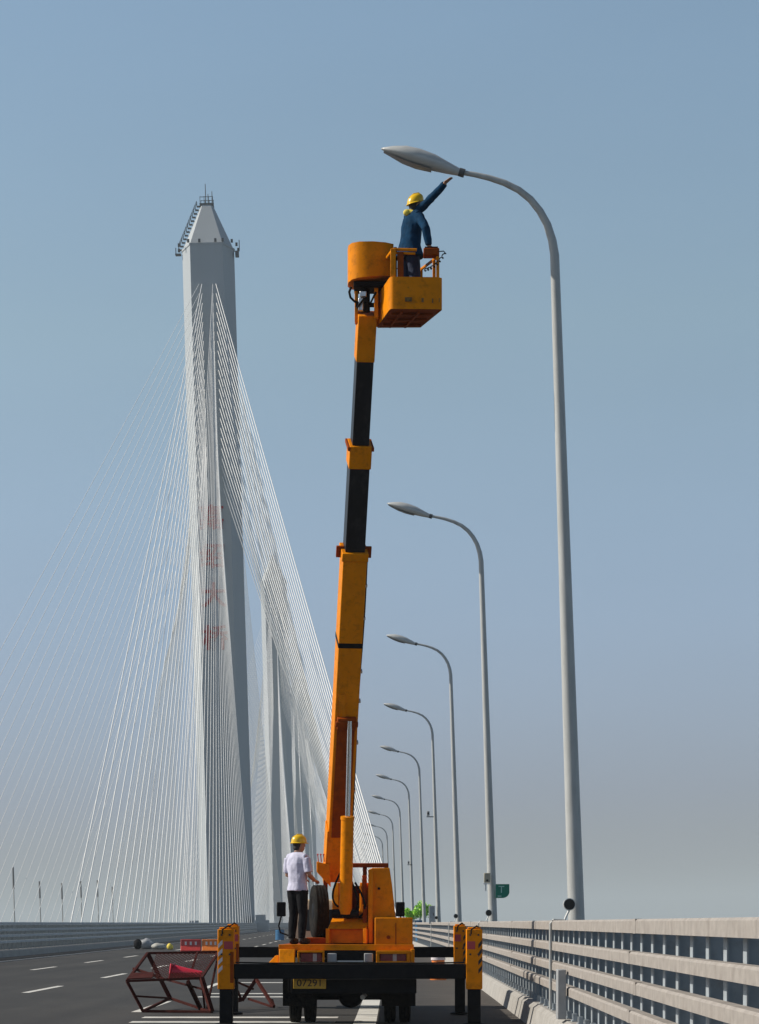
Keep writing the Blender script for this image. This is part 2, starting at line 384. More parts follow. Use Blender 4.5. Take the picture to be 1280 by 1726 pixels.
for i in range(6):
    D = 346 + 30 * i; lab = FL[i] + ' of the thin straight posts rising beyond the left railing'
    if fp is None:
        fp = empty('thin_post', U(-49.6, D), lab, 'post', 'thin posts on the far carriageway')
        mb = MB(); mb.tube([(0, 0, 0), (0, 0, 4), (0, 0, 8.6)], [.12, .09, .06], 8); mb.build('pole', M['galv']).parent = fp
        mb = MB(); mb.tube([(0, 0, 6.0), (0, 0, 8.9)], [.15, .13], 8); mb.build('dark_sleeve', M['sleeve']).parent = fp
        o = fp
    else:
        o = copy_tree(fp); o.location = U(-49.6, D); o['label'] = lab
    o.rotation_euler = (0, -LEAN, 0); o.scale = (1, 1, random.uniform(.88, 1.12))

# fittings on and beside the lamps
SL = ['round black spotlight with white rim at the foot of the nearest lamp', 'small black spotlight at the foot of the lamp with the green sign',
      'small black spotlight at the foot of the third nearest street lamp', 'tiny black spotlight at the foot of the fourth nearest street lamp']
first = None
for i in range(4):
    D = D1 + 29.3 * i - .35; loc = U(2.38, D, 1.62)
    if first is None:
        t = Thing('spotlight', loc, SL[i], 'spotlight', 'spotlights along the right railing'); first = t.o
        c = loc + Vector((.07, 0, .245)); 
        mb = MB(); mb.lathe([(.06, .14), (.085, .11), (.088, -.02), (.078, -.02)], c, (0, 1, 0), 22); t.part(mb, 'housing', M['white'])
        mb = MB(); mb.lathe([(.077, -.035), (.077, -.018)], c, (0, 1, 0), 22); t.part(mb, 'lens', M['ink'])
        mb = MB(); mb.tube([loc + Vector((0, .05, -.02)), loc + Vector((.02, .05, .06)), c + Vector((0, .05, -.08))], .016); t.part(mb, 'bracket', M['white'])
        mb = MB(); mb.tube([loc + Vector((-.20, -.02, -1.25)), loc + Vector((-.20, -.02, -.03)), loc + Vector((-.16, 0, .02)), loc + Vector((0, .05, .012))], .022); t.part(mb, 'conduit', M['galv'])
    else:
        o = copy_tree(first); o.location = loc; o['label'] = SL[i]
D = D1 + 29.3 - .16
t = Thing('emergency_sign', P(843, 1514, D), 'green sign with a pale letter T beside the second street lamp pole', 'sign')
c = P(847.5, 1502, D)
w = 11.5 * D / F; a0 = []
pts = [(-w, w), (w, w), (w, -w * .25)] + [(w * .0 + w * math.cos(a) * 1.0, -w * .15 + w * .9 * math.sin(a)) for a in [-.25, -.55, -.85, -1.15, -1.45]] + [(-w, -w * 1.05)]
mb = MB(); n = len(pts)
fr = [mb.bm.verts.new((c.x + p[0], c.y - .012, c.z + p[1])) for p in pts]; bk = [mb.bm.verts.new((c.x + p[0], c.y + .012, c.z + p[1])) for p in pts]
mb.bm.faces.new(fr); mb.bm.faces.new(bk[::-1])
for k in range(n): mb.bm.faces.new((fr[k], bk[k], bk[(k + 1) % n], fr[(k + 1) % n]))
pn = t.part(mb, 'sign_panel', M['green_sign'])
put_text('T', .26, M['mint'], c + Vector((-.03, -.016, .03)), t, 'lettering', .004)
mb = MB(); mb.box(c.x - .13, c.x - .03, c.y - .018, c.y - .013, c.z - .15, c.z - .125); t.part(mb, 'underline', M['mint'])
mb = MB(); mb.bar(c + Vector((-w, .03, .05)), c + Vector((.0, .03, .05)), .03, .03); t.part(mb, 'bracket', M['galv'])
D = D1 + 29.3 - .3; c = P(821.5, 1480, D)
t = Thing('junction_box', c + Vector((0, 0, -.14)), 'small beige box with a black knob strapped to the second lamp pole', 'box')
mb = MB(); mb.box(c.x - .085, c.x + .085, c.y - .06, c.y + .06, c.z - .13, c.z + .13); t.part(mb, 'housing', M['beige'], bevel=.012)
mb = MB(); mb.lathe([(.03, -.03), (.03, .0)], c + Vector((0, -.062, -.07)), (0, 1, 0), 12); t.part(mb, 'knob', M['ink'])
mb = MB(); mb.box(c.x - .1, c.x + .1, c.y - .05, c.y + .05, c.z - .17, c.z - .14); mb.box(c.x - .06, c.x - .02, c.y - .03, c.y + .03, c.z - .34, c.z - .17); t.part(mb, 'bracket', M['white'])
for i, px, py, lab in ((3, 722, 1377, 'small grey camera on a bracket halfway up the fourth nearest lamp pole'), (5, 689, 1458, 'small dark camera low on the sixth nearest lamp pole')):
    D = D1 + 29.3 * i - .2; c = P(px, py, D)
    t = Thing('traffic_camera', c, lab, 'camera', 'cameras on lamp poles')
    mb = MB(); mb.bar(c + Vector((.28, 0, 0)), c + Vector((-.08, 0, 0)), .05, .05); t.part(mb, 'bracket', M['dark_metal'])
    mb = MB(); mb.box(c.x - .07, c.x + .07, c.y - .25, c.y + .1, c.z + .05, c.z + .28); t.part(mb, 'housing', M['grey_box'], bevel=.02)
    mb = MB(); mb.lathe([(.05, -.03), (.05, 0)], c + Vector((0, -.255, .16)), (0, 1, 0), 12); t.part(mb, 'lens', M['ink'])
D = D1 + 87.9 - .2; c = P(728, 1541, D)
t = Thing('control_cabinet', c + Vector((0, 0, -.5)), 'grey purple control cabinet on the foot of the fourth nearest lamp pole', 'cabinet')
mb = MB(); mb.box(c.x - .14, c.x + .16, c.y - .14, c.y + .1, c.z - .5, c.z + .42); t.part(mb, 'housing', M['grey_box'], bevel=.015)
mb = MB(); mb.box(c.x - .11, c.x + .13, c.y - .152, c.y - .142, c.z - .4, c.z + .34); d_ = t.part(mb, 'door', M['post'])
mb = MB(); mb.box(c.x + .07, c.x + .1, c.y - .17, c.y - .152, c.z - .08, c.z + .04); t.part(mb, 'handle', M['ink'], d_)

# ------------------------------------------------------------------ cable stayed towers
TU = -23.4
def octa(hw, hd, ch):
    c2 = ch * 2.5
    return [(-hw + ch, -hd), (hw - ch, -hd), (hw, -hd + c2), (hw, hd - c2), (hw - ch, hd), (-hw + ch, hd), (-hw, hd - c2), (-hw, -hd + c2)]
TOP = 124.0
UNLEAN = Matrix.Rotation(LEAN, 3, 'Y')
def tower_shaft(t, base, first_):
    rings = []
    for z, w in ((-34, 5.1), (0, 4.9), (60, 4.75), (TOP, 4.7)):
        rings.append([base + Vector((x, y, z)) for x, y in octa(w, w * 1.02, 1.75)])
    mb = MB(); mb.loft(rings); sh = t.part(mb, 'shaft', M['pylon'], smooth=0)
    mb = MB()
    mb.loft([[base + Vector((x, y, TOP + dz)) for x, y in octa(w, w, c)] for w, c, dz in ((4.85, 1.8, 0.003), (4.85, 1.8, .35), (4.6, 1.7, .36), (1.15, .42, 8.3))])
    cp = t.part(mb, 'cap', M['pylon'], smooth=0)
    mb = MB(); z = TOP + 8.3
    mb.box(base.x - 1.25, base.x + 1.25, base.y - 1.25, base.y + 1.25, z + .003, z + .25)
    for x in (-1.15, -.4, .4, 1.15):
        for y in (-1.15, 1.15): mb.bar(base + Vector((x, y, z + .25)), base + Vector((x, y, z + 1.5)), .09, .09)
    for y in (-1.15, 1.15): mb.bar(base + Vector((-1.15, y, z + 1.4)), base + Vector((1.15, y, z + 1.4)), .09, .09)
    t.part(mb, 'top_platform', M['dark_metal'], cp)
    for x, y, h in ((-.2, 0, 4.1), (.95, .3, 2.8), (.3, -.8, 2.0)):
        mb = MB(); mb.tube([base + Vector((x, y, z + .25)), base + Vector((x, y, z + h))], [.10, .06], 6); t.part(mb, 'antenna', M['dark_metal'], cp)
    if not first_: return sh
    mb = MB()                                      # stairs with railing up the left slope of the cap
    n = 12; pr = None
    for k in range(n + 1):
        f = k / n; x = -4.75 + 3.5 * f; zz = TOP + .45 + 7.85 * f
        q = base + Vector((x - .1, 0, zz))
        mb.bar(q + Vector((-.5, -.4, 0)), q + Vector((-.5, -.4, .9)), .08, .08); mb.bar(q + Vector((-.5, .4, 0)), q + Vector((-.5, .4, .9)), .08, .08)
        mb.box(q.x - .52, q.x + .1, q.y - .4, q.y + .4, q.z - .06, q.z + .05)
        if pr is not None:
            for y in (-.4, .4): mb.bar(pr + Vector((-.5, y, .87)), q + Vector((-.5, y, .87)), .07, .07)
        pr = q
    t.part(mb, 'stair', M['dark_metal'], cp)
    mb = MB()                                      # lamps and fittings round the cap base
    for x, y in ((-5.1, -2.5), (-3.2, -5.1), (-1.2, -5.1), (1.7, -5.1), (3.0, -5.1), (4.6, -4.3), (5.3, -2.0), (5.4, 1.5), (-5.4, 1.0)):
        mb.box(base.x + x - .2, base.x + x + .2, base.y + y - .2, base.y + y + .2, TOP + .38, TOP + .95)
    mb.box(base.x + 4.95, base.x + 5.6, base.y - 1.0, base.y + .0, TOP - 1.2, TOP - .2)
    mb.box(base.x - 6.0, base.x - 4.95, base.y - .6, base.y + .6, TOP - .5, TOP - .3)
    mb.bar(base + Vector((-5.9, 0, TOP - .3)), base + Vector((-5.9, 0, TOP + .9)), .14, .14)
    mb.bar(base + Vector((5.7, -.4, TOP)), base + Vector((5.7, -.4, TOP + 1.9)), .14, .14)
    t.part(mb, 'cap_fittings', M['dark_metal'], cp)
    return sh
tower_labels = ['nearest and tallest grey bridge tower with red characters and a pointed cap', 'second bridge tower, right of the nearest one, half hidden by white cables',
                'third bridge tower, paler, between the second tower and the crane boom', 'farthest bridge tower, pale and mostly hidden behind the boom and cables']
for ti in range(4):
    Dt = 440 + 428 * ti
    base = U(TU, Dt)
    t = Thing('bridge_tower', base, tower_labels[ti], 'bridge tower', 'bridge towers')
    sh = tower_shaft(t, base, ti == 0)
    if ti < 2:
        mb = MB()
        mb.box(base.x + 4.95, base.x + 7.6, base.y - 5, base.y - 1, -.3, 1.9); mb.box(base.x + 5.3, base.x + 7.0, base.y - 4.6, base.y - 1.4, 1.9, 2.9)
        mb.box(base.x - 6.6, base.x - 4.95, base.y - 5, base.y - 2, -.3, 2.2); mb.box(base.x - 5.0, base.x + 5.0, base.y - 6.5, base.y - 5.01, -3, -.3)
        t.part(mb, 'base_platform', M['post'], bevel=.05)
    if ti == 0:
        for ch, py in (('嘉', 875), ('绍', 940), ('大', 1006), ('桥', 1078)):
            z = (HY - py) * 435.3 / F + CH
            put_text(ch, 4.7, M['red_paint'], base + Vector((-.45, -4.99, z)), t, 'lettering', .06, parent=sh, bold=.09)
    # stay cables, four planes, both sides
    rest = MB(); ncab = 22
    for side in (-1, 1):
        for pi_, up in enumerate((2.95, -18.35, -28.45, -49.75)):
            ax = 1.5 if pi_ < 2 else -1.5
            if pi_ in (1, 2): ax *= .65
            for k in range(ncab):
                z = 81 + 36 * k / (ncab - 1); Dk = Dt + side * (18 + 196 * k / (ncab - 1))
                A = base + Vector((ax, side * 4.6, z)); B = U(up, Dk, .3)
                B = base + UNLEAN @ (B - base)                # towers stand upright on the sloping deck
                mid = A.lerp(B, .5) - Vector((0, 0, .6))
                ind = side < 0 and ti < 2
                mb = MB() if ind else rest
                mb.tube([A, A.lerp(mid, .5) - Vector((0, 0, .15)), mid, mid.lerp(B, .5) - Vector((0, 0, .15)), B], ((.066, .036, .064, .038) if ti == 0 else (.042, .040, .042, .04))[pi_], 6)
                if ind: t.part(mb, 'stay_cable', M['cable'], smooth=80)
    o = t.part(rest, 'stay_cable', M['cable'], smooth=80); o['kind'] = 'stuff'
    t.o.rotation_euler = (0, -LEAN, 0)

# ------------------------------------------------------------------ people
def blob(parts, m, name, voxel, folds=0.0, seed=0, smooth_it=4):
    """fuse overlapping closed shapes into one continuous surface"""
    mb = MB()
    for f in parts: f(mb)
    bmesh.ops.recalc_face_normals(mb.bm, faces=mb.bm.faces)
    me = bpy.data.meshes.new(name); mb.bm.to_mesh(me); mb.bm.free()
    o = bpy.data.objects.new(name, me); COL.objects.link(o)
    r = o.modifiers.new('r', 'REMESH'); r.mode = 'VOXEL'; r.voxel_size = voxel
    s = o.modifiers.new('s', 'SMOOTH'); s.factor = .5; s.iterations = smooth_it
    dg = bpy.context.evaluated_depsgraph_get(); me2 = bpy.data.meshes.new_from_object(o.evaluated_get(dg))
    bpy.data.objects.remove(o); me2.name = name
    if folds:
        for v in me2.vertices:
            c = v.co; q = noise.noise(Vector((c.x * 9 + seed, c.y * 9, c.z * 5))) + .5 * noise.noise(Vector((c.x * 20, c.y * 20 + seed, c.z * 12)))
            v.co = c + v.normal * q * folds
    me2.materials.clear(); me2.materials.append(m)
    me2.polygons.foreach_set('use_smooth', [True] * len(me2.polygons))
    ob = bpy.data.objects.new(name, me2); COL.objects.link(ob)
    return ob
V = Vector
def person(J, label, yaw_head, shirt_m, trouser_m, short_sleeves, extra_yellow=False, fwd=V((0, 1, 0))):
    """J: joints in place coordinates; root at the feet"""
    org = J['org']; right = fwd.cross(V((0, 0, 1))).normalized()
    up = V((0, 0, 1))
    def ring(c, rx, ry, d=None):                    # ellipse across the trunk
        return [c + right * rx * math.cos(a) + fwd * ry * math.sin(a) for a in [2 * math.pi * k / 18 for k in range(18)]]
    spine = J['spine']                               # list of (point, half width, half depth)
    hf = yaw_head; hr = hf.cross(up).normalized(); hc = J['head']
    rot = Matrix((hr, hf, up)).transposed()
    def hp(x, y, z): return hc + rot @ V((x, y, z))
    def arm(side, k=1.0, add=0.0):
        a = J[side]; return lambda mb: mb.tube([a[0], a[0].lerp(a[1], .5), a[1], a[1].lerp(a[2], .5), a[2]], [(.052 + add) * k, (.048 + add) * k, (.040 + add) * k, (.038 + add) * k, (.028 + add) * k], 12)
    def leg(side, add=0.0, end=1.0):
        a = J[side]; return lambda mb: mb.tube([a[0], a[0].lerp(a[1], .5), a[1], a[1].lerp(a[2], .4), a[2]], [.085 + add, .075 + add, .055 + add, .055 + add, .036 + add * 1.2], 14)
    def foot(side, add=0.0):
        a = J[side]; an = a[2]; d = a[3]
        return lambda mb: mb.ell(an + d * .075 + V((0, 0, -.045)), (.045 + add, .125 + add, .045 + add), 12, Matrix((d.cross(up).normalized(), d, up)).transposed())
    def head(mb):
        mb.ell(hp(0, 0, 0), (.077, .097, .118), 18, rot)
        mb.ell(hp(0, .035, -.055), (.058, .062, .065), 12, rot)          # jaw
        mb.tube([hp(0, .085, .02), hp(0, .112, -.018), hp(0, .095, -.03)], [.010, .016, .012], 8)   # nose
        for s in (-1, 1):
            mb.ell(hp(s * .078, -.005, -.01), (.012, .022, .034), 8, rot)       # ears
            mb.ell(hp(s * .032, .083, .008), (.016, .012, .010), 8, rot)        # eyes
        mb.ell(hp(0, .088, -.058), (.026, .014, .010), 8, rot)                 # mouth
        mb.tube([spine[-1][0], hp(0, -.02, -.08)], [.058, .054], 12)
    def hand(side):
        a = J[side]; w = a[2]; d = a[3].normalized(); pn = a[4].normalized(); th = d.cross(pn).normalized() * a[5]
        rm = Matrix((th, d, pn)).transposed()
        def f(mb):
            mb.tube([w - d * .02, w + d * .02], [.027, .026], 10)
            mb.ell(w + d * .05, (.040, .055, .017), 12, rm)
            for k, ln in enumerate((.070, .080, .074, .058)):
                o_ = th * (.030 - .020 * k)
                b0 = w + d * .085 + o_; curl = a[6]
                b1 = b0 + (d * math.cos(curl) - pn * math.sin(curl)) * ln * .45
                b2 = b1 + (d * math.cos(curl * 1.8) - pn * math.sin(curl * 1.8)) * ln * .32
                b3 = b2 + (d * math.cos(curl * 2.5) - pn * math.sin(curl * 2.5)) * ln * .23
                mb.tube([b0 - d * .02, b0, b1, b2, b3], [.010, .010, .009, .0085, .006], 8)
            t0 = w + d * .03 + th * .034; t1 = t0 + (th * .6 + d * .7) * .034 - pn * .006; t2 = t1 + (th * .25 + d * .9) * .030 - pn * .008
            mb.tube([t0 - th * .02, t0, t1, t2], [.014, .013, .011, .008], 8)
        return f
    def trunk(add, lo=0, hi=None, flare=0.0):
        sp = spine[lo:hi]
        return lambda mb: mb.loft([ring(c, rx + add + (flare if i == 0 else 0), ry + add + (flare if i == 0 else 0)) for i, (c, rx, ry) in enumerate(sp)])
    def shoulders(add):
        a, b = J['R'][0], J['L'][0]
        return lambda mb: mb.tube([a, a.lerp(b, .3) + up * .02, a.lerp(b, .7) + up * .02, b], [.056 + add, .07 + add, .07 + add, .056 + add], 12)
    def hips(add):
        a, b = J['RL'][0], J['LL'][0]
        return lambda mb: mb.ell(a.lerp(b, .5) + up * .04, (.155 + add, .115 + add, .13 + add), 16, Matrix((right, fwd, up)).transposed())
    body = blob([trunk(-.02), shoulders(-.01), hips(-.02), arm('R'), arm('L'), leg('RL'), leg('LL'), foot('RL'), foot('LL'), head, hand('R'), hand('L')], M['skin'], 'person', .0075, smooth_it=3)
    tag(body, label, 'person')
    kids = []
    if short_sleeves:
        def slv(side):
            a = J[side]; e = a[0].lerp(a[1], .86)
            return lambda mb: mb.tube([a[0], a[0].lerp(e, .5), e], [.072, .072, .070], 14)
        sl = [slv('R'), slv('L')]
    else:
        sl = [arm('R', 1.0, .020), arm('L', 1.0, .020)]
    kids.append(blob([trunk(.012, flare=J.get('flare', .0)), shoulders(.012)] + sl, shirt_m, 'shirt' if short_sleeves else 'jacket', .011, folds=.011, seed=3))
    kids.append(blob([hips(.008), leg('RL', .018), leg('LL', .018)], trouser_m, 'trousers', .012, folds=.009, seed=9))
    for s in ('RL', 'LL'):
        kids.append(blob([foot(s, .012), lambda mb, a=J[s]: mb.tube([a[2] + V((0, 0, .05)), a[2] + V((0, 0, -.03))], [.05, .052], 12)], M['boot'], 'boot', .009))
    # hair
    kids.append(blob([lambda mb: mb.ell(hp(0, -.018, .02), (.083, .092, .112), 16, rot), lambda mb: mb.ell(hp(0, -.05, -.05), (.066, .055, .06), 12, rot)], M['hair'], 'hair', .008, folds=.004))
    mb = MB(); prof = []
    rings = []
    for r_, z in ((1.0, .030), (1.01, .05), (.97, .085), (.86, .118), (.66, .145), (.36, .161), (.06, .166)):
        rings.append([hp(r_ * .108 * math.cos(a), -.004 + r_ * .132 * math.sin(a), z) for a in [2 * math.pi * k / 26 for k in range(26)]])
    mb.loft(rings)
    rings = [[hp(q * .108 * math.cos(a), -.004 + q * .132 * math.sin(a) * (1.16 if (math.sin(a) > 0 and q > 1.02) else 1), z) for a in [2 * math.pi * k / 26 for k in range(26)]] for q, z in ((.98, .030), (1.13, .022), (1.14, .028), (1.0, .042))]
    mb.loft(rings)
    mb.tube([hp(0, -.11, .125), hp(0, -.03, .166), hp(0, .05, .166), hp(0, .115, .118)], [.010, .013, .013, .010], 8)
    kids.append(mb.build('helmet', M['helmet'], smooth=50))
    if extra_yellow:
        nk = spine[-1][0]
        kids.append(blob([lambda mb: mb.tube([nk + right * .075 - fwd * .02, nk - fwd * .085 + up * .01, nk - right * .075 - fwd * .02], [.03, .045, .03], 10), lambda mb: mb.ell(nk - fwd * .11 + up * .0, (.055, .04, .05), 10)], M['yellow_cloth'], 'collar', .009, folds=.006))
    for o in [body] + kids:
        o.data.transform(Matrix.Translation(-org))
    body.location = org
    for k in kids: k.parent = body
    return body

# man on the truck bed, seen from behind, turned towards the boom controls
D = 39.0; g = P(502, 1592, D); g.z = 1.258
yaw = R(-40); fwd = V((-math.sin(yaw), math.cos(yaw), 0)); rt = fwd.cross(V((0, 0, 1)))
def B(x, y, z): return g + rt * x + fwd * y + V((0, 0, z))
J = dict(org=g, spine=[(B(0, 0, .86), .165, .125), (B(0, 0, 1.0), .158, .115), (B(0, .0, 1.15), .165, .12), (B(0, 0, 1.3), .19, .125), (B(0, -.005, 1.40), .175, .105), (B(0, -.01, 1.47), .075, .065)],
    head=B(.0, .035, 1.605),
    R=[B(.195, -.01, 1.39), B(.235, .01, 1.12), B(.16, .23, 1.03), fwd * .9 - rt * .3 + V((0, 0, -.1)), V((0, 0, 1)), -1, .4],
    L=[B(-.195, -.01, 1.39), B(-.245, .02, 1.12), B(-.15, .24, 1.05), fwd * .9 + rt * .3, V((0, 0, 1)), 1, .4],
    RL=[B(.09, 0, .88), B(.095, .02, .47), B(.10, -.02, .09), fwd], LL=[B(-.09, 0, .88), B(-.10, .015, .47), B(-.11, -.02, .09), (fwd - rt * .2).normalized()], flare=.012)
hfy = R(-55); person(J, 'man in yellow helmet, white shirt and black trousers standing on the truck bed', V((-math.sin(hfy), math.cos(hfy), 0)), M['shirt'], M['trousers'], True, fwd=fwd)

# worker in the basket reaching up to the lamp
FLOOR = 10.475
g = P(692, 533, 35.35); g.z = FLOOR + .02
yaw = R(-58); fwd = V((-math.sin(yaw), math.cos(yaw), 0)); rt = fwd.cross(V((0, 0, 1)))
hand_hi = P(750, 309, 35.0); hand_lo = P(723, 413, 35.05)
sL = B(-.17, .06, 1.47); sR = B(.19, .03, 1.42)
J = dict(org=g, spine=[(B(0, -.02, .84), .20, .165), (B(0, -.01, 1.0), .18, .145), (B(0, .01, 1.15), .17, .13), (B(0, .03, 1.32), .19, .13), (B(0, .04, 1.43), .17, .11), (B(0, .045, 1.50), .075, .065)],
    head=B(.0, .09, 1.635),
    L=[sL, sL.lerp(hand_hi, .52) + V((0, 0, -.035)), hand_hi, (hand_hi - sL).normalized(), V((-.5, .3, .8)), 1, .12],
    R=[sR, sR.lerp(hand_lo, .5) + fwd * -.03 + rt * .10, hand_lo, V((.6, .2, -.45)), V((.3, 0, .9)), -1, .55],
    RL=[B(.09, -.01, .88), B(.10, .02, .47), B(.11, -.03, .09), fwd], LL=[B(-.09, -.01, .88), B(-.10, .02, .47), B(-.12, -.03, .09), fwd], flare=.035)
hfy = R(-62); person(J, 'worker in navy workwear and yellow helmet reaching up from the raised basket', V((-math.sin(hfy) * .95, math.cos(hfy) * .95, .3)).normalized(), M['navy'], M['navy_dark'], False, True, fwd=fwd)

# ------------------------------------------------------------------ the aerial platform truck
TX, TR = -.80, 37.6
T = Thing('boom_truck', V((TX, 41.0, 0)), 'orange aerial work platform truck with raised telescopic boom and lowered outriggers', 'truck')
tp = T.part
# chassis
mb = MB()
for x in (-.42, .42): mb.box(TX + x - .05, TX + x + .05, 38.0, 46.6, .72, .96)
for y in (38.3, 40, 41.8, 43.5, 45.2): mb.box(TX - .369, TX + .369, y, y + .1, .76, .92)
mb.box(TX - .92, TX + .92, 37.98, 38.1, .52, .96)
tp(mb, 'chassis', M['black'], bevel=.008)
mb = MB(); mb.box(-1.86, .26, 37.9, 44.9, 1.2, 1.255); dk = tp(mb, 'deck', M['orange_dark'], bevel=.006)
mb = MB(); mb.box(-1.86, .26, 37.86, 37.898, 1.17, 1.262); tp(mb, 'edge_trim', M['orange'], dk, bevel=.004)
# rear panel with the light clusters
mb = MB()
def fr(x0, x1, z0, z1, y0, y1, t=.03):
    mb.box(x0, x1, y0, y1, z1 - t, z1); mb.box(x0, x1, y0, y1, z0, z0 + t); mb.box(x0, x0 + t, y0, y1, z0 + t, z1 - t); mb.box(x1 - t, x1, y0, y1, z0 + t, z1 - t)
fr(-1.56, -1.14, .955, 1.165, 37.70, 37.85); fr(-.33, .20, .955, 1.165, 37.70, 37.85, .05)
lf = tp(mb, 'light_frame', M['orange'], bevel=.006)
for x0, x1 in ((-1.52, -1.18), (-.27, .14)):
    mb = MB(); mb.box(x0, x1, 37.76, 37.82, .99, 1.13); tl = tp(mb, 'tail_light', M['red_light'], bevel=.01)
    mb = MB(); mb.box(x0 + .20, x0 + .26, 37.748, 37.759, 1.0, 1.12); tp(mb, 'reflector', M['white_lens'], tl)
mb = MB(); mb.box(-1.13, -.34, 37.86, 37.95, .955, 1.165); tp(mb, 'rear_panel', M['black'], bevel=.008)
for x0, x1 in ((-1.10, -.95), (-.52, -.38)):
    mb = MB(); mb.box(x0, x1, 37.80, 37.858, .985, 1.125); tp(mb, 'work_light', M['grey_box'], bevel=.012)
mb = MB(); mb.bar((-.94, 37.83, 1.0), (-.53, 37.83, 1.0), .02, .02); tp(mb, 'rod', M['steel'])
# corner blocks, tops sloping to the rear
mb = MB(); mb.hexa([(-1.85, 37.62, .955), (-1.60, 37.62, .955), (-1.60, 37.9, .955), (-1.85, 37.9, .955), (-1.85, 37.76, 1.19), (-1.60, 37.76, 1.19), (-1.60, 37.9, 1.19), (-1.85, 37.9, 1.19)]); tp(mb, 'corner_block', M['orange'], bevel=.01)
mb = MB(); mb.hexa([(-2.03, 37.75, .96), (-1.86, 37.75, .96), (-1.86, 38.2, .96), (-2.03, 38.2, .96), (-1.91, 37.85, 1.09), (-1.86, 37.85, 1.09), (-1.86, 38.1, 1.09), (-1.91, 38.1, 1.09)]); tp(mb, 'mudguard', M['orange'], bevel=.01)
mb = MB(); mb.hexa([(.21, 37.7, .955), (.27, 37.7, .955), (.27, 37.9, .955), (.21, 37.9, .955), (.21, 37.7, 1.19), (.27, 37.7, 1.19), (.27, 37.9, 1.19), (.21, 37.9, 1.19)]); tp(mb, 'corner_block', M['orange'], bevel=.008)
# number plate and under-run bar
mb = MB(); mb.box(-1.66, .30, 37.62, 37.70, .50, .725); tp(mb, 'bumper', M['black'], bevel=.01)
mb = MB(); mb.box(-1.62, -1.11, 37.585, 37.615, .575, .83); npl = tp(mb, 'number_plate', M['plate'], bevel=.006)
put_text('浙D', .085, M['ink'], V((-1.365, 37.582, .775)), T, 'lettering', .002, parent=npl, sx=1.3)
put_text('07291', .155, M['ink'], V((-1.365, 37.582, .66)), T, 'lettering', .002, parent=npl, sx=1.05)
mb = MB(); mb.box(-1.62, -1.12, 37.70, 37.74, .84, .93); tp(mb, 'plate_bracket', M['black'])
# hydraulic lines along the rear beam, leaf springs, exhaust
mb = MB(); mb.tube([(-2.5, 37.27, .99), (-1.9, 37.27, .978), (-1.2, 37.27, .982), (-.4, 37.27, .976), (.5, 37.27, .98), (1.04, 37.27, .99)], .012, 8); tp(mb, 'hydraulic_line', M['rubber'])
for x in (-1.28, -.24):
    mb = MB()
    for k in range(5): mb.box(x - .035, x + .035, 38.9 - .5 + k * .08, 38.9 + .5 - k * .08, .50 + k * .016, .512 + k * .016)
    tp(mb, 'leaf_spring', M['black'])
mb = MB(); mb.tube([(-.5, 40.5, .5), (-.5, 38.6, .48), (-.55, 38.2, .42)], .04, 12); tp(mb, 'exhaust_pipe', M['galv'])
# mudflaps, axle, wheels
for x in (-1.55, .02):
    mb = MB(); mb.box(x - .27, x + .27, 38.35, 38.37, .28, .72); tp(mb, 'mud_flap', M['rubber'])
mb = MB(); mb.tube([(-1.6, 38.9, .43), (.1, 38.9, .43)], .07, 14); mb.ell((-.75, 38.85, .42), (.2, .2, .19), 14); tp(mb, 'rear_axle', M['black'])
mb = MB(); mb.box(-1.35, -.2, 38.4, 38.6, .45, .6); mb.lathe([(.12, -.35), (.12, .35)], (-.1, 40.0, .6), (0, 1, 0), 14); tp(mb, 'undertray', M['black'], bevel=.01)
def wheel(cx, y, r=.42, w=.19, rot=0.0, name='wheel', z=None):
    c = V((cx, y, r if z is None else z)); ax = V((math.cos(rot), math.sin(rot), 0))
    mb = MB(); n = 34
    prof = [(r * .56, -w * .42), (r * .80, -w * .5), (r * .95, -w * .46), (r, -w * .36), (r * .985, -w * .2), (r * .985, -w * .17), (r, -w * .15), (r, -.01), (r * .98, -.004), (r * .98, .004), (r, .01), (r, w * .15), (r * .985, w * .17), (r * .985, w * .2), (r, w * .36), (r * .95, w * .46), (r * .8, w * .5), (r * .56, w * .42)]
    mb.lathe(prof, c, ax, n); ty = tp(mb, name, M['rubber'], smooth=40)
    mb = MB(); mb.lathe([(.04, -w * .43), (r * .3, -w * .43), (r * .5, -w * .25), (r * .57, -w * .44), (r * .57, w * .44), (r * .5, w * .25), (r * .3, w * .43), (.04, w * .43)], c, ax, 24); tp(mb, 'rim', M['black'], ty)
    return ty
for x in (-1.64, -1.40, -.12, .12): wheel(x, 38.9)
for x in (-1.75, .12): wheel(x, 45.6, .42, .2)
# cab
mb = MB()
cabp = [(45.0, .62), (46.75, .62), (46.8, 1.2), (46.5, 2.02), (45.05, 2.04), (45.0, 1.9)]
mb.loft([[V((x, y, z)) for y, z in cabp] for x in (-2.0, -.06)]); cab = tp(mb, 'cab', M['cream'], bevel=.03)
mb = MB(); mb.box(-1.7, -.4, 44.985, 44.997, 1.45, 1.85); tp(mb, 'rear_window', M['glass'], cab)
for s, x in ((-1, -2.16), (1, .055)):
    mb = MB(); mb.box(x - .085, x + .085, 44.9, 44.98, 1.72, 1.99); mr = tp(mb, 'side_mirror', M['black'], bevel=.02)
    mb = MB(); mb.tube([(x, 44.95, 1.73), (x + s * .05, 44.97, 1.55), (x + s * .02, 45.0, 1.42), (x - s * .14, 45.1, 1.36)], .016); tp(mb, 'mirror_arm', M['black'], mr)
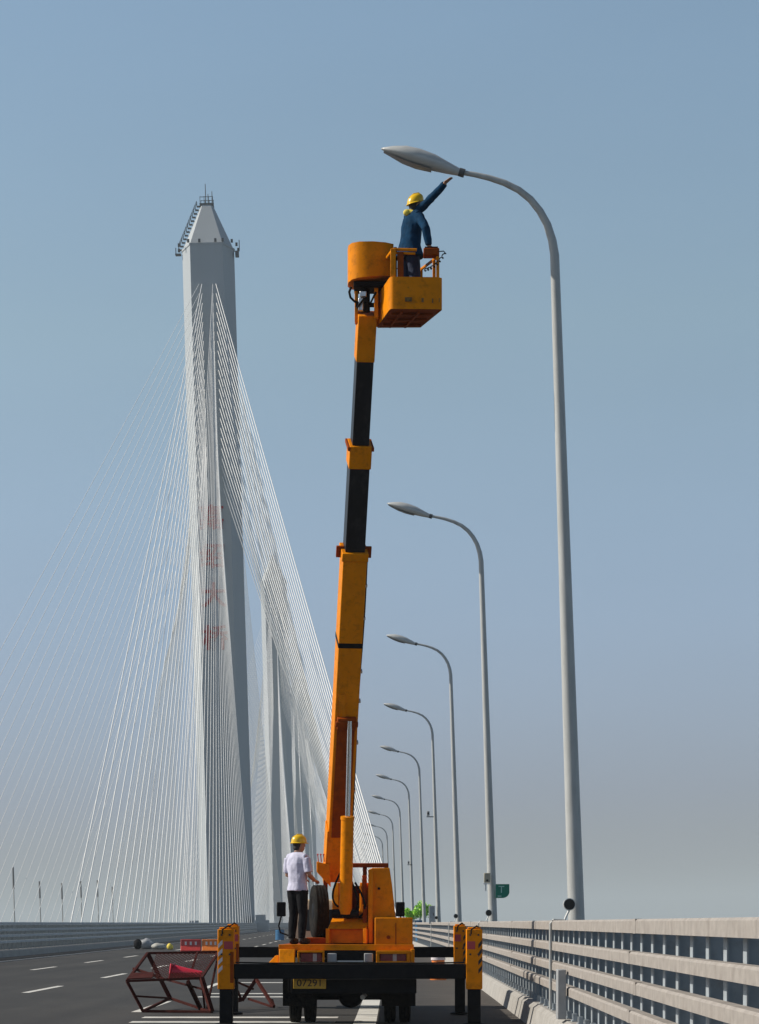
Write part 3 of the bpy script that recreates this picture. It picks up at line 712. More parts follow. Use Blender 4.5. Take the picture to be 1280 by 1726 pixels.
# outriggers
def outrig(D, zb, xl, xr, top, boxbot, legw, gap):
    mb = MB(); mb.box(xl + legw / 2 + .001, xr - legw / 2 - .001, D - .11, D + .11, zb[0], zb[1]); bm_ = tp(mb, 'outrigger_beam', M['black'], bevel=.012)
    for s, x in ((-1, xl), (1, xr)):
        mb = MB(); h = legw / 2
        mb.box(x - h, x + h, D - .13, D + .13, boxbot, top - .03); mb.box(x - h * .8, x + h * .8, D - .10, D + .10, top - .03, top)
        lg = tp(mb, 'outrigger_leg', M['orange'], bevel=.012)
        mb = MB(); mb.box(x - h * .80, x + h * .80, D - .10, D + .10, .06, boxbot); tp(mb, 'inner_leg', M['black'], lg, bevel=.008)
        mb = MB(); mb.lathe([(.17, .012), (.17, .04), (.10, .06)], (x, D, 0), n=18); tp(mb, 'foot_pad', M['black'], lg)
        mb = MB(); mb.tube([(x - h * .4, D - .135, top - .1), (x - h * .4, D - .17, top - .04), (x + h * .3, D - .15, top + .02), (x + h * .5, D, top)], .012); tp(mb, 'hose', M['rubber'], lg)
        for bx_, bz_ in ((-.5, -.12), (.5, -.12), (-.5, -.42), (.5, -.42)):
            mb = MB(); mb.lathe([(.016, 0), (.016, .014)], (x + h * bx_, D - .144, top + bz_), (0, 1, 0), 8); tp(mb, 'bolt', M['ink'], lg)
        mb = MB(); k = 0
        for k in range(4):                                 # hazard tape on the road-side edge
            z0 = boxbot + .24 + k * .13; mm = mb
            x0, x1 = (x - h * .95, x - h * .4) if s < 0 else (x + h * .5, x + h * .95)
            mb.hexa([(x0, D - .134, z0), (x1, D - .134, z0 + .07), (x1, D - .1315, z0 + .07), (x0, D - .1315, z0), (x0, D - .134, z0 + .065), (x1, D - .134, z0 + .135), (x1, D - .1315, z0 + .135), (x0, D - .1315, z0 + .065)])
        tp(mb, 'hazard_stripe', M['stripe_white'] if s < 0 else M['ink'], lg, smooth=0)
        mb = MB()
        mb.box(x - h * (.2 if s < 0 else .9), x + h * (.9 if s < 0 else .1), D - .137, D - .1315, boxbot + .62, boxbot + .74); tp(mb, 'warning_plate', M['stripe_red'], lg)
        if s < 0:                                         # red edge of the jack housing
            mb = MB(); mb.box(x + h * .55, x + h * .98, D - .136, D - .1312, boxbot + .1, boxbot + .58); tp(mb, 'edge_strip', M['orange_dark'], lg)
outrig(37.4, (.735, .965), -2.65, 1.19, 1.535, .575, .25, 0)
outrig(42.0, (1.0, 1.185), -2.86, 1.09, 1.58, .66, .22, 0)
# turntable yoke, turned a little with the boom
rotz = R(7.5)
mb = MB(); mb.lathe([(.62, 0), (.62, .1), (.55, .1), (.55, .16)], (-.72, 40.2, 1.262), n=36); tp(mb, 'slew_ring', M['black'])
def plate(pts, y0, y1):
    a = [mb.bm.verts.new((x, y0, z)) for x, z in pts]; b = [mb.bm.verts.new((x, y1, z)) for x, z in pts]; n = len(pts)
    mb.bm.faces.new(a); mb.bm.faces.new(b[::-1])
    for i in range(n): mb.bm.faces.new((a[i], b[i], b[(i + 1) % n], a[(i + 1) % n]))
Y0 = 39.15
def q(x, y): v = P(x, y, Y0); return (v.x, v.z)
mb = MB(); arc = [q(586 + 18 * math.cos(a), 1530 + 18 * math.sin(a)) for a in [math.pi * k / 8 for k in range(9)]]
plate([q(556, 1547), q(556, 1500), q(561, 1488), q(568, 1488)] + arc[::-1] + [q(604, 1488), q(612, 1488), q(612, 1500), q(622, 1500), q(622, 1547)][0:] , Y0, Y0 + .9)
turn = [tp(mb, 'yoke', M['orange'], bevel=.012)]
mb = MB()                                                   # sloping apron below the yoke, then its front panel
a, b_, c_, d_ = q(556, 1548), q(622, 1548), q(622, 1566), q(556, 1566)
mb.hexa([(a[0], 38.86, d_[1]), (b_[0], 38.86, c_[1]), (b_[0], 39.5, c_[1]), (a[0], 39.5, d_[1]), (a[0], 39.17, a[1]), (b_[0], 39.17, b_[1]), (b_[0], 39.5, b_[1]), (a[0], 39.5, a[1])])
turn.append(tp(mb, 'apron', M['orange'], bevel=.008))
mb = MB(); v0 = q(558, 1566); v1 = q(620, 1588); mb.box(v0[0], v1[0], 38.92, 39.5, 1.27, v0[1] - .003); turn.append(tp(mb, 'front_panel', M['orange_mid'], bevel=.008))
for x in (556.5, 621):
    mb = MB(); v = q(x, 1588); mb.box(v[0] - .03, v[0] + .03, 38.84, 38.918, 1.27, 1.51); turn.append(tp(mb, 'stiffener', M['orange'], bevel=.006))
mb = MB(); v0 = q(560, 1492); v1 = q(612, 1560); mb.box(v0[0], v1[0], Y0 + .901, Y0 + .93, 1.3, v0[1]); turn.append(tp(mb, 'back_plate', M['recess']))
pv_ = V((-.76, Y0 - .12, 0)) - T.loc; tm = Matrix.Translation(pv_) @ Matrix.Rotation(R(-13), 4, 'Z') @ Matrix.Translation(-pv_)
for o in turn: o.data.transform(tm)                          # the slewing platform stands turned on the bed
# tower box to the right of the yoke
mb = MB(); a = [P(622, 1466, 39.0), P(628, 1463, 38.95), P(657, 1463, 38.95), P(661, 1490, 38.95), P(667, 1545, 38.95)]
plate([(a[0].x, 1.26), (a[0].x, a[0].z), (a[1].x, a[1].z), (a[2].x, a[2].z), (a[3].x, a[3].z), (a[4].x, a[4].z), (a[4].x, 1.26)], 38.97, 40.3)
cwt = tp(mb, 'counterweight_box', M['orange'], bevel=.012)
mb = MB(); v = P(621, 1465, 38.9); mb.box(v.x, v.x + .075, 38.86, 38.968, 1.27, v.z - .01); tp(mb, 'corner_post', M['orange'], cwt, bevel=.012)
mb = MB(); v = P(639, 1498, 38.9); mb.lathe([(.022, 0), (.022, .03)], (v.x, 38.94, v.z), (0, 1, 0), 10); tp(mb, 'bolt', M['black'], cwt)
mb = MB(); v = P(611, 1466, 39.3); w = P(619, 1530, 39.3); mb.box(v.x, w.x, 39.0, 39.14, 1.9, v.z - .1); mb.box(v.x + .01, w.x + .01, 38.98, 39.1, 1.55, 1.88); tp(mb, 'valve_block', M['orange_dark'], bevel=.01)
mb = MB(); a = P(632, 1547, 38.3); b_ = P(696, 1547, 38.3); mb.box(a.x, b_.x, 38.25, 39.4 - .45, .96, a.z); sb = tp(mb, 'locker', M['orange'], bevel=.012)
mb = MB(); a2 = P(667, 1552, 38.3); mb.box(a2.x, a2.x + .012, 38.243, 38.249, 1.05, 1.6); tp(mb, 'door_seam', M['orange_dark'], sb)
mb = MB(); v = P(655, 1580, 38.25); mb.lathe([(.03, 0), (.03, .03)], (v.x, 38.22, v.z), (0, 1, 0), 10); tp(mb, 'latch', M['orange_dark'], sb)
mb = MB(); a = P(592, 1456, 41.0); b_ = P(655, 1462, 41.0); mb.box(a.x, b_.x, 40.6, 41.3, b_.z, a.z); mb.box(b_.x - .07, b_.x, 40.9, 41.0, 1.26, b_.z); mb.box(a.x + .2, a.x + .27, 40.9, 41.0, 1.26, b_.z); tp(mb, 'boom_rest', M['orange_dark'], bevel=.01)
# control stand left of the yoke
mb = MB(); a = P(536, 1452, 39.8); mb.hexa([P(534, 1470, 39.7), P(558, 1496, 39.7), P(558, 1496, 40.0), P(534, 1470, 40.0), P(534, 1452, 39.7), P(556, 1458, 39.7), P(556, 1458, 40.0), P(534, 1452, 40.0)])
cs = tp(mb, 'control_stand', M['orange'], bevel=.012)
mb = MB(); mb.bar(P(549, 1470, 39.9), V((P(549, 1470, 39.9).x, 39.9, 1.26)), .07, .07); tp(mb, 'stand_post', M['orange_dark'], cs)
for k in range(4):
    v = P(537 + 5 * k, 1453, 39.75); mb = MB(); mb.tube([v, v + V((-.01, -.03, .11))], [.008, .008], 6); mb.ell(v + V((-.01, -.03, .12)), (.016, .016, .016), 8); tp(mb, 'lever', M['stripe_red'], cs)
# spare wheel standing on the bed
wheel(P(538, 1535, 39.9).x, 39.9, .44, .24, R(10), 'spare_wheel', z=1.79)
mb = MB(); v = P(538, 1580, 39.9); mb.box(v.x - .2, v.x + .2, 39.6, 40.2, 1.258, 1.36); tp(mb, 'wheel_cradle', M['orange_dark'], bevel=.01)
# ---- boom
P0 = P(567, 1472, 40.1); P1 = P(618.5, 528, 35.75)
bd = (P1 - P0).normalized(); hdir = V((bd.x, bd.y, 0)).normalized(); bw = V((-hdir.y, hdir.x, 0)); bn = -(bd.cross(bw)).normalized()   # bn: underside
def at_y(y):
    lo, hi = 0.0, 1.0
    for _ in range(40):
        m_ = (lo + hi) / 2; p = P0.lerp(P1, m_); yy = HY - (p.z - CH) * F / p.y
        if yy > y: lo = m_
        else: hi = m_
    return P0.lerp(P1, lo)
def section(y0, y1, w, dp, name, m, parent=None, bev=.012, shift=0.0):
    A = at_y(y0) if not isinstance(y0, Vector) else y0; Bq = at_y(y1)
    A = A + bn * shift; Bq = Bq + bn * shift
    mb = MB(); a = bw * w / 2; b = bn * dp / 2
    mb.hexa([A - a - b, A + a - b, A + a + b, A - a + b, Bq - a - b, Bq + a - b, Bq + a + b, Bq - a + b])
    return tp(mb, name, m, parent, bevel=bev)
root = P0 - bd * .05
s1 = section(root, 925, .375, .50, 'base_boom', M['orange'])
section(938, 924, .41, .53, 'boom_collar', M['orange'], s1)
section(1083, 1075, .385, .512, 'boom_band', M['black'], s1, bev=.003)
for px in (-.215, .215):
    mb = MB(); c = at_y(930) + bw * px; mb.bar(c - bd * .09, c + bd * .09, .05, .12); tp(mb, 'roller_bracket', M['orange_dark'], s1, bevel=.006)
section(924.5, 783, .305, .40, 'middle_boom', M['boom_black'])
s2 = section(784, 746, .34, .44, 'middle_collar', M['orange'])
for px in (-.18, .18):
    mb = MB(); c = at_y(750) + bw * px; mb.bar(c - bd * .03, c + bd * .03, .04, .46, bw); tp(mb, 'collar_lug', M['orange_dark'], s2, bevel=.004)
section(746.5, 605, .255, .33, 'inner_boom', M['boom_black'])
s3 = section(606, 526, .275, .34, 'boom_tip', M['orange'])
for k_, (ya, yb, sx_b, off_n) in enumerate(((928, 1440, .205, .05), (932, 1440, .205, .0))):
    mb = MB(); A = at_y(ya) + bw * sx_b + bn * off_n; Bq = at_y(yb) + bw * sx_b + bn * off_n
    mb.tube([A.lerp(Bq, f) + bw * .012 * math.sin(f * 9 + k_) for f in [j / 16 for j in range(17)]], .013, 8); tp(mb, 'hose', M['rubber'], s1)
for ya in (985, 1040, 1130, 1180, 1250, 1330):
    mb = MB(); A = at_y(ya) + bw * .205 + bn * .025; mb.bar(A - bd * .02, A + bd * .02, .06, .10, bw); tp(mb, 'hose_clamp', M['steel'], s1)
# root side plates and lift cylinder bracket
for sx in (-1, 1):
    mb = MB(); A = at_y(1390) + bw * sx * .20 + bn * .06; Bq = root + bw * sx * .20 + bn * .02 - bd * .12
    mb.bar(A, Bq, .40, .025, bn); tp(mb, 'side_plate', M['orange'], s1, bevel=.006)
mb = MB(); A = at_y(1205) + bn * .30; mb.bar(A - bd * .12, A + bd * .08, .30, .11, bw); mb.bar(A - bd * .06 + bn * .05, A + bd * .03 + bn * .05, .36, .05, bw); tp(mb, 'cylinder_bracket', M['orange_dark'], s1, bevel=.01)
mb = MB(); A = at_y(1215) + bn * .262; Bq = at_y(1400) + bn * .262; mb.bar(A, Bq, .28, .02, bw); tp(mb, 'wear_strip', M['orange_dark'], s1)
mb = MB(); A = at_y(1160) + bn * .262 - bw * .10; Bq = at_y(1200) + bn * .262 - bw * .06; mb.bar(A, Bq, .1, .02, bw); tp(mb, 'bracket_web', M['orange'], s1)
cb = P(582.5, 1540, 38.98); ct = at_y(1200) + bn * .37 + bw * .04; cm = P(583.5, 1378, 38.98); cd = (ct - cb).normalized()
cm = cb + cd * ((cm - cb).length * .985)
mb = MB(); mb.tube([cb, cm], .103, 22); mb.tube([cm - cd * .001, cm + cd * .05], .112, 22); cy = tp(mb, 'lift_cylinder', M['orange'], smooth=50)
mb = MB(); mb.tube([cm, ct], .037, 16); tp(mb, 'piston_rod', M['chrome'], cy)
mb = MB(); mb.tube([cb - V((.22, 0, 0)), cb + V((.22, 0, 0))], .07, 14); tp(mb, 'pivot_pin', M['black'], cy)
for k, dx in enumerate((-.16, -.11, .14, .19)):
    mb = MB(); s_ = P(575 + k * 8, 1470 + 6 * k, 39.0); c4 = [s_, s_ + V((dx * .7, -.10, -.22)), s_ + V((dx * 1.3, -.04, -.45)), s_ + V((dx * .3, .1, -.56))]
    mb.tube([c4[0] * (1 - f) ** 3 + c4[1] * 3 * f * (1 - f) ** 2 + c4[2] * 3 * f * f * (1 - f) + c4[3] * f ** 3 for f in [j / 14 for j in range(15)]], .017, 8); tp(mb, 'hose', M['rubber'])
# ---- platform basket
ZB, ZP, ZR = 10.46, 10.92, 11.33
fl = [(-.055, 34.8), (.60, 34.83), (.645, 34.88), (.345, 35.9), (-.29, 35.92), (-.30, 35.86), (-.115, 34.86), (-.09, 34.81)]
def inset(poly, d):
    c = V((sum(p[0] for p in poly) / len(poly), sum(p[1] for p in poly) / len(poly))); return [((V(p) - c) * (1 - d) + c).to_tuple() for p in poly]
mb = MB(); mb.prism(inset(fl, .03), ZB, ZB + .02); bk = tp(mb, 'basket', M['orange_dark'])
mb = MB(); inn = inset(fl, .05)
rings = [[V((p[0], p[1], ZB - .004)) for p in fl], [V((p[0], p[1], ZP)) for p in fl], [V((p[0], p[1], ZP)) for p in inn], [V((p[0], p[1], ZB + .024)) for p in inn]]
mb.loft(rings, cap=False); n_ = len(fl)
tp(mb, 'panel', M['orange'], bk, smooth=50)
mb = MB()
for f in (.2, .5, .8):
    a = V((-.1, 34.84)).lerp(V((-.29, 35.9)), f); b = V((.62, 34.88)).lerp(V((.34, 35.9)), f); mb.bar(V((a.x, a.y, ZB - .02)).lerp(V((b.x, b.y, ZB - .02)), .07), V((a.x, a.y, ZB - .02)).lerp(V((b.x, b.y, ZB - .02)), .93), .03, .03)
for f in (.25, .6):
    a = V((-.1, 34.84)).lerp(V((.62, 34.88)), f); b = V((-.29, 35.9)).lerp(V((.34, 35.9)), f); mb.bar(V((a.x, a.y, ZB - .022)).lerp(V((b.x, b.y, ZB - .022)), .06), V((a.x, a.y, ZB - .022)).lerp(V((b.x, b.y, ZB - .022)), .90), .03, .03)
tp(mb, 'floor_rib', M['orange_dark'], bk)
mb = MB(); 
for k, (a, b) in enumerate(((1, 2), (4, 5))): pass
for x0, x1, z in ((-.02, .13, 10.66), (.22, .3, 10.65), (.37, .44, 10.64), (.47, .53, 10.65)):
    mb.box(x0 + .13, x1 + .08, 34.790, 34.797, z - .1, z - .04)
tp(mb, 'panel_marking', M['sticker'], bk)
posts = [(-.06, 34.86), (.585, 34.88), (.535, 35.1), (.36, 35.84), (-.27, 35.86), (.10, 35.87)]
pw = [.075, .045, .045, .035, .045, .03]
for (x, y), w in zip(posts, pw):
    mb = MB(); mb.bar((x, y, ZP - .05), (x, y, ZR - .1 if x > .5 else ZR), w, w); tp(mb, 'guard_post', M['orange'], bk, bevel=.006)
mb = MB(); mb.tube([(.585, 34.88, ZR - .1), (.36, 35.84, ZR - .02), (-.27, 35.86, ZR), (-.06, 34.86, ZR), (.28, 34.87, ZR - .005)], .022, 10)
mb.tube([(-.06, 34.86, ZR - .05), (.26, 34.87, ZR - .06)], .018, 8); mb.tube([(.36, 35.84, ZP + .2), (-.27, 35.86, ZP + .2)], .016, 8)
tp(mb, 'guard_rail', M['orange'], bk)
mb = MB(); mb.box(.0, .09, 34.835, 34.855, ZP - .02, ZR - .04); tp(mb, 'gate_plate', M['orange_dark'], bk, bevel=.005)
mb = MB(); c = P(728, 425, 34.9); mb.box(c.x - .12, c.x + .11, c.y - .06, c.y + .12, c.z - .06, c.z + .05); cbx = tp(mb, 'control_box', M['orange_dark'], bk, bevel=.012)
mb = MB(); mb.box(c.x - .1, c.x + .09, c.y - .05, c.y + .1, c.z + .05, c.z + .07); tp(mb, 'switch_plate', M['black'], cbx)
mb = MB(); pts = []                                              # coiled cable hanging by the control box
for k in range(60):
    f = k / 59; p = P(750, 428, 34.8).lerp(P(716, 455, 34.85), f) + V((0, 0, -.05 * math.sin(math.pi * f))); a = f * 2 * math.pi * 7
    pts.append(p + V((.02 * math.cos(a), .02 * math.sin(a), .025 * math.sin(a))))
mb.tube([P(738, 424, 34.85)] + [P(748, 423, 34.8)] + pts, .008, 6); tp(mb, 'coiled_cable', M['black'], cbx)
# curved cover left of the basket
X0, X1 = -.735, -.055
cov = [(X1, 35.42), (X1, 35.95), (X0 + .15, 36.0), (X0 + .04, 35.9), (X0, 35.72), (X0 + .015, 35.5), (X0 + .07, 35.36), (X0 + .18, 35.29), (X0 + .38, 35.28), (X1 - .12, 35.33)]
mb = MB(); zb0, zb1 = 11.02, 11.565
rings = [[V((x, y, zb0 + .07 * (x - X0) / (X1 - X0))) for x, y in cov], [V((x, y, zb1)) for x, y in cov]]
cin = inset(cov, .05)
rings += [[V((x, y, zb1)) for x, y in cin], [V((x, y, zb0 + .12)) for x, y in cin]]
mb.loft(rings); cv = tp(mb, 'curved_bucket', M['orange'], smooth=40)
mb = MB(); mb.prism([(X1 + .003, 35.5), (X1 + .05, 35.5), (X1 + .05, 35.9), (X1 + .003, 35.9)], zb0 + .05, zb1 - .02); tp(mb, 'hinge_plate', M['orange_dark'], cv, bevel=.008)
mb = MB(); mb.box(-.64, -.12, 35.42, 35.85, 10.94, 11.019); tp(mb, 'underframe', M['black'], cv, bevel=.01)
# fork and rotator at the boom tip
tipx = P1.x
for sx in (-1, 1):
    mb = MB(); A = at_y(545) + bw * sx * .145; mb.bar(A, V((A.x, A.y - .02, 10.97)), .05, .22, V((1, 0, 0))); tp(mb, 'fork_plate', M['orange'], s3, bevel=.006)
mb = MB(); mb.tube([(tipx - .02, 35.62, 10.62), (tipx - .02, 35.6, 10.95)], .07, 16); mb.tube([(tipx - .16, 35.62, 10.72), (tipx + .18, 35.62, 10.72)], .035, 12); tp(mb, 'rotator', M['black'], s3)
mb = MB(); mb.box(tipx - .12, tipx - .05, 35.45, 35.52, 10.60, 10.78); mb.box(tipx - .1, tipx + .0, 35.44, 35.5, 10.80, 10.88); tp(mb, 'valve', M['steel'], s3, bevel=.008)
mb = MB(); mb.tube([(tipx - .14, 35.4, 10.62), (tipx - .05, 35.4, 10.74), (tipx + .06, 35.42, 10.7), (tipx + .14, 35.42, 10.86)], .016, 8); tp(mb, 'hose', M['rubber'], s3)
mb = MB(); mb.tube([P(592, 484, 35.4), P(589, 492, 35.38), P(591, 501, 35.38), P(598, 508, 35.4), P(607, 511, 35.5)], .018, 8); tp(mb, 'hose', M['rubber'], s3)
mb = MB(); A = at_y(560) + bw * .15; mb.bar(V((A.x, A.y, 10.55)), V((-.27, 35.7, 10.62)), .20, .10); mb.bar(V((-.31, 35.55, 10.50)), V((-.31, 35.55, 10.98)), .06, .10); tp(mb, 'basket_mount', M['orange'], s3, bevel=.008)

# ------------------------------------------------------------------ things on the road
def pipes(t, name, m, segs, w):
    mb = MB()
    for a, b in segs: mb.bar(a, b, w, w)
    return t.part(mb, name, m, smooth=0, bevel=.004)
Cn, Dn, E, H = P(214, 1654, 43.0), P(340, 1649, 43.0), P(241, 1707, 43.1), P(357, 1708, 42.7)
A_, B_, F_, G_, K_ = P(249, 1607, 45), P(369, 1605, 45), P(287, 1683, 45), P(338, 1702, 44.3), P(317, 1656, 43.2)
E.z = .025; H.z = .03; G_.z = .03
t = Thing('steel_trestle', V((-4.2, 43.8, 0)), 'large rusty red steel trestle with wire mesh top beside the left outrigger', 'trestle', 'rusty steel trestles')
pipes(t, 'top_frame', M['rust'], [(A_, B_), (Cn, Dn), (A_, Cn), (B_, Dn), (P(225, 1633, 44), P(268, 1647, 43.4))], .045)
for a, b, w in ((Cn, E, .05), (A_, F_, .075), (Dn, H, .075), (K_, G_, .065)): pipes(t, 'leg', M['rust'], [(a, b)], w)
pipes(t, 'foot_bar', M['rust'], [(E, F_), (F_, G_), (E, H), (G_, H)], .045)
pipes(t, 'brace', M['rust'], [(A_.lerp(F_, .55), Dn.lerp(H, .35)), (B_, G_ + V((.12, 0, 0))), (Cn.lerp(E, .5), F_), (B_.lerp(A_, .3), K_), (Dn, H.lerp(G_, .6))], .035)
mb = MB(); n = 15; a0, b0, c0, d0 = A_.lerp(B_, .12), B_, Dn, Cn.lerp(Dn, .3)
def qd(u, v): return a0.lerp(b0, u).lerp(d0.lerp(c0, u), v)
for k in range(-n, n + 1):
    for sgn in (1, -1):
        pts = []
        for j in range(0, n + 1):
            u = (k + j) / n if sgn > 0 else (k + n - j) / n
            if 0 <= u <= 1: pts.append(qd(u, j / n))
        if len(pts) > 1: mb.tube([pts[0], pts[-1]], .0045, 4)
t.part(mb, 'wire_mesh', M['rust'])
mb = MB(); a, b, c, d = Cn, Cn.lerp(Dn, .34), A_.lerp(Cn, .8).lerp(B_.lerp(Dn, .8), .30), A_.lerp(Cn, .8)
mb.hexa([p + V((0, 0, .026)) for p in (a, b, c, d)] + [p + V((0, 0, .045)) for p in (a, b, c, d)]); t.part(mb, 'board', M['rust'])
t = Thing('steel_trestle', V((-2.75, 45.8, 0)), 'smaller rusty red steel trestle between the left outrigger and the number plate', 'trestle', 'rusty steel trestles')
a, b, c, d, e, f = P(392, 1652, 46), P(408, 1687, 46), P(432, 1651, 46), P(462, 1701, 45.2), P(396, 1689, 46), P(459, 1686, 45.6)
d.z = .03; gk = P(419, 1684, 46)
for x, y, w in ((a, b, .05), (b, c, .07), (c, d, .055)): pipes(t, 'leg', M['rust'], [(x, y)], w)
pipes(t, 'cross_bar', M['rust'], [(gk, P(458, 1697, 45.4)), (e, b), (d, f), (f, f + V((-.06, .4, -.05))), (a, P(428, 1668, 46)), (P(372, 1668, 46), b), (P(372, 1668, 46), a)], .04)
# red cone lying on the mesh
cA, cB = P(292, 1640, 43.6), P(343, 1645, 43.5); cA.z += .02
t = Thing('traffic_cone', cA + V((0, 0, -.12)), 'red traffic cone lying on its side on the rusty mesh trestle', 'cone')
ax = (cB - cA).normalized()
mb = MB(); mb.lathe([(.13, 0), (.125, .05), (.10, .26), (.09, .42), (.08, .54), (.02, .55)], cA + V((0, 0, .0)), ax, 22); t.part(mb, 'cone_body', M['cone'], smooth=50)
mb = MB(); mb.bar(cA - ax * .035, cA - ax * .002, .30, .30); t.part(mb, 'cone_base', M['cone'], bevel=.02)
# plastic barriers far down the road
def barrier(x0, x1, yb, h, m, label, D):
    s = F / D; X0, X1 = (x0 - VX) / s, (x1 - VX) / s
    t = Thing('plastic_barrier', V(((X0 + X1) / 2, D, 0)), label, 'barrier', 'plastic barriers on the road')
    prof = [(-.26, .0), (.26, .0), (.26, .18), (.10, .40), (.08, h), (-.08, h), (-.10, .40), (-.26, .18)]
    mb = MB(); mb.loft([[V((x, D + a, z)) for a, z in prof] for x in (X0, X0 + .06, X1 - .06, X1)]); t.part(mb, 'barrier_body', m, bevel=.02)
    mb = MB()
    for f in (.25, .5, .75): mb.box(X0 + (X1 - X0) * f - .05, X0 + (X1 - X0) * f + .05, D - .112, D - .10, .46, h - .12)
    t.part(mb, 'recess', M['white'])
barrier(305, 339, 1608, .75, M['red_barrier'], 'red plastic barrier on the road behind the rusty trestle', 125)
barrier(341, 371, 1608, .75, M['orange_barrier'], 'orange plastic barrier right next to the red one', 125)
D = 67.8; v = P(739, 1652, D); v.z = 0
t = Thing('traffic_drum', v, 'orange traffic drum with pale bands behind the right outrigger beam', 'drum')
mb = MB(); mb.lathe([(.23, .0), (.235, .05), (.20, .06), (.195, .42), (.185, .43), (.18, .78), (.15, .82), (.02, .83)], v, n=24); t.part(mb, 'drum_body', M['orange_barrier'])
for z in (.2, .56):
    mb = MB(); mb.lathe([(.205, z), (.203, z + .13)], v, n=24); t.part(mb, 'band', M['stripe_white'])
D = 224; v = P(472, 1585, D); v.z = 0
t = Thing('barrel', v, 'small dark blue barrel on the road below the left truck mirror', 'barrel')
mb = MB(); mb.lathe([(.40, 0), (.43, .03), (.42, .3), (.44, .32), (.42, .34), (.42, .6), (.44, .62), (.42, .64), (.42, .92), (.38, .95)], v, n=20); t.part(mb, 'drum', M['blue_plastic'])
mb = MB(); mb.lathe([(.36, .951), (.36, .97)], v, n=20); t.part(mb, 'lid', M['black'])
def sack(px, py, D, r, m, label, seed, cat='sack', name='sack'):
    v = P(px, py, D); v.z = 0
    mb = MB(); mb.ell((0, 0, r[2] * .9), r, 22)
    for q_ in mb.bm.verts: q_.co *= 1 + .22 * noise.noise(q_.co * 3 + V((seed, 0, 0)))
    for q_ in mb.bm.verts: q_.co.z = max(q_.co.z, 0)
    o = mb.build(name, m, smooth=60); o.location = v; tag(o, label, cat, 'sacks and bags left on the road')
sack(247, 1600, 148, (.55, .4, .32), M['grey_box'], 'rounded grey sack lying on the road near the left railing', 1)
sack(232, 1601, 146, (.24, .25, .34), M['trousers'], 'small black bag left of the rounded grey sack', 5)
sack(268, 1600, 146, (.5, .35, .2), M['gravel'], 'flat mottled sack between the rounded grey sack and the yellow bag', 9)
sack(287, 1600, 144, (.2, .2, .2), M['yellow_cloth'], 'small yellow bag left of the red barrier', 13)

# leafy plant in a blue tub on the edge strip by the fifth lamp
D = 160; v = U(2.95, D, -.02); v.x = (708 - VX) * D / F
t = Thing('potted_plant', v, 'bright lime green leafy plant in a blue tub beyond the far railing', 'plant')
mb = MB(); mb.lathe([(.26, 0), (.30, 1.2), (.34, 1.75), (.36, 1.78), (.33, 1.8), (.2, 1.74)], v, n=22); t.part(mb, 'tub', M['blue_plastic'])
mb = MB(); mb.tube([v + V((0, 0, 1.7)), v + V((.05, 0, 2.1)), v + V((0, 0, 2.5))], [.05, .04, .02], 8); t.part(mb, 'stem', M['gravel'])
mb = MB()
cl = [(0, 2.4, .5), (-.35, 2.2, .34), (.4, 2.35, .42), (.1, 2.75, .36), (.62, 2.55, .3), (-.85, 2.35, .28), (-.7, 2.1, .26)]
for k in range(2000):
    cx, cz, rr_ = random.choice(cl); d = V((random.gauss(0, 1), random.gauss(0, 1), random.gauss(0, 1))).normalized() * rr_ * random.random() ** .4
    p = v + V((cx, 0, cz)) + d; a = V((random.gauss(0, 1), random.gauss(0, 1), random.gauss(0, 1))).normalized(); b = a.orthogonal().normalized(); s_ = random.uniform(.05, .1)
    mb.face([p - a * s_, p + b * s_ * .45, p + a * s_, p - b * s_ * .45])
t.part(mb, 'foliage', M['leaf'], smooth=0)

# ------------------------------------------------------------------ camera, then tip the carriageway into its crossfall
cam = bpy.data.cameras.new('camera'); co = bpy.data.objects.new('camera', cam); COL.objects.link(co)
co.location = (0, 0, CH); co.rotation_euler = (R(90), 0, 0)
cam.sensor_fit = 'HORIZONTAL'; cam.sensor_width = 36; cam.lens = F / 1280 * 36
cam.shift_x = (640 - VX) / 1280; cam.shift_y = (HY - 863) / 1280
cam.clip_start = .5; cam.clip_end = 60000
scene.camera = co

TILT = Matrix.Translation((0, 0, CH)) @ Matrix.Rotation(LEAN, 4, 'Y') @ Matrix.Translation((0, 0, -CH))
for o in list(scene.objects):
    if o.parent is None: o.matrix_basis = TILT @ o.matrix_basis

# ------------------------------------------------------------------ river, air, sky and sun
bm = bmesh.new(); RW = 20000; WZ = -31.0
for p in ((-RW, -3000), (RW, -3000), (RW, RW), (-RW, RW)): bm.verts.new((p[0], p[1], WZ))
bm.faces.new(bm.verts); me = bpy.data.meshes.new('river'); bm.to_mesh(me); bm.free(); me.materials.append(M['water'])
o = bpy.data.objects.new('river', me); COL.objects.link(o); tag(o, kind='structure')
HAZE = 0.00021
mb = MB(); mb.box(-RW - 10, RW + 10, -3010, RW + 10, WZ - 1, 150)
hm = bpy.data.materials.new('haze_air'); hm.use_nodes = True; nt = hm.node_tree
nt.nodes.remove(nt.nodes['Principled BSDF'])
pv = nt.nodes.new('ShaderNodeVolumePrincipled'); pv.inputs['Color'].default_value = (0.66, 0.73, 0.77, 1)
pv.inputs['Density'].default_value = HAZE; pv.inputs['Anisotropy'].default_value = 0.0
nt.links.new(pv.outputs['Volume'], nt.nodes['Material Output'].inputs['Volume'])
hz = mb.build('haze', hm, smooth=0); tag(hz, kind='stuff')

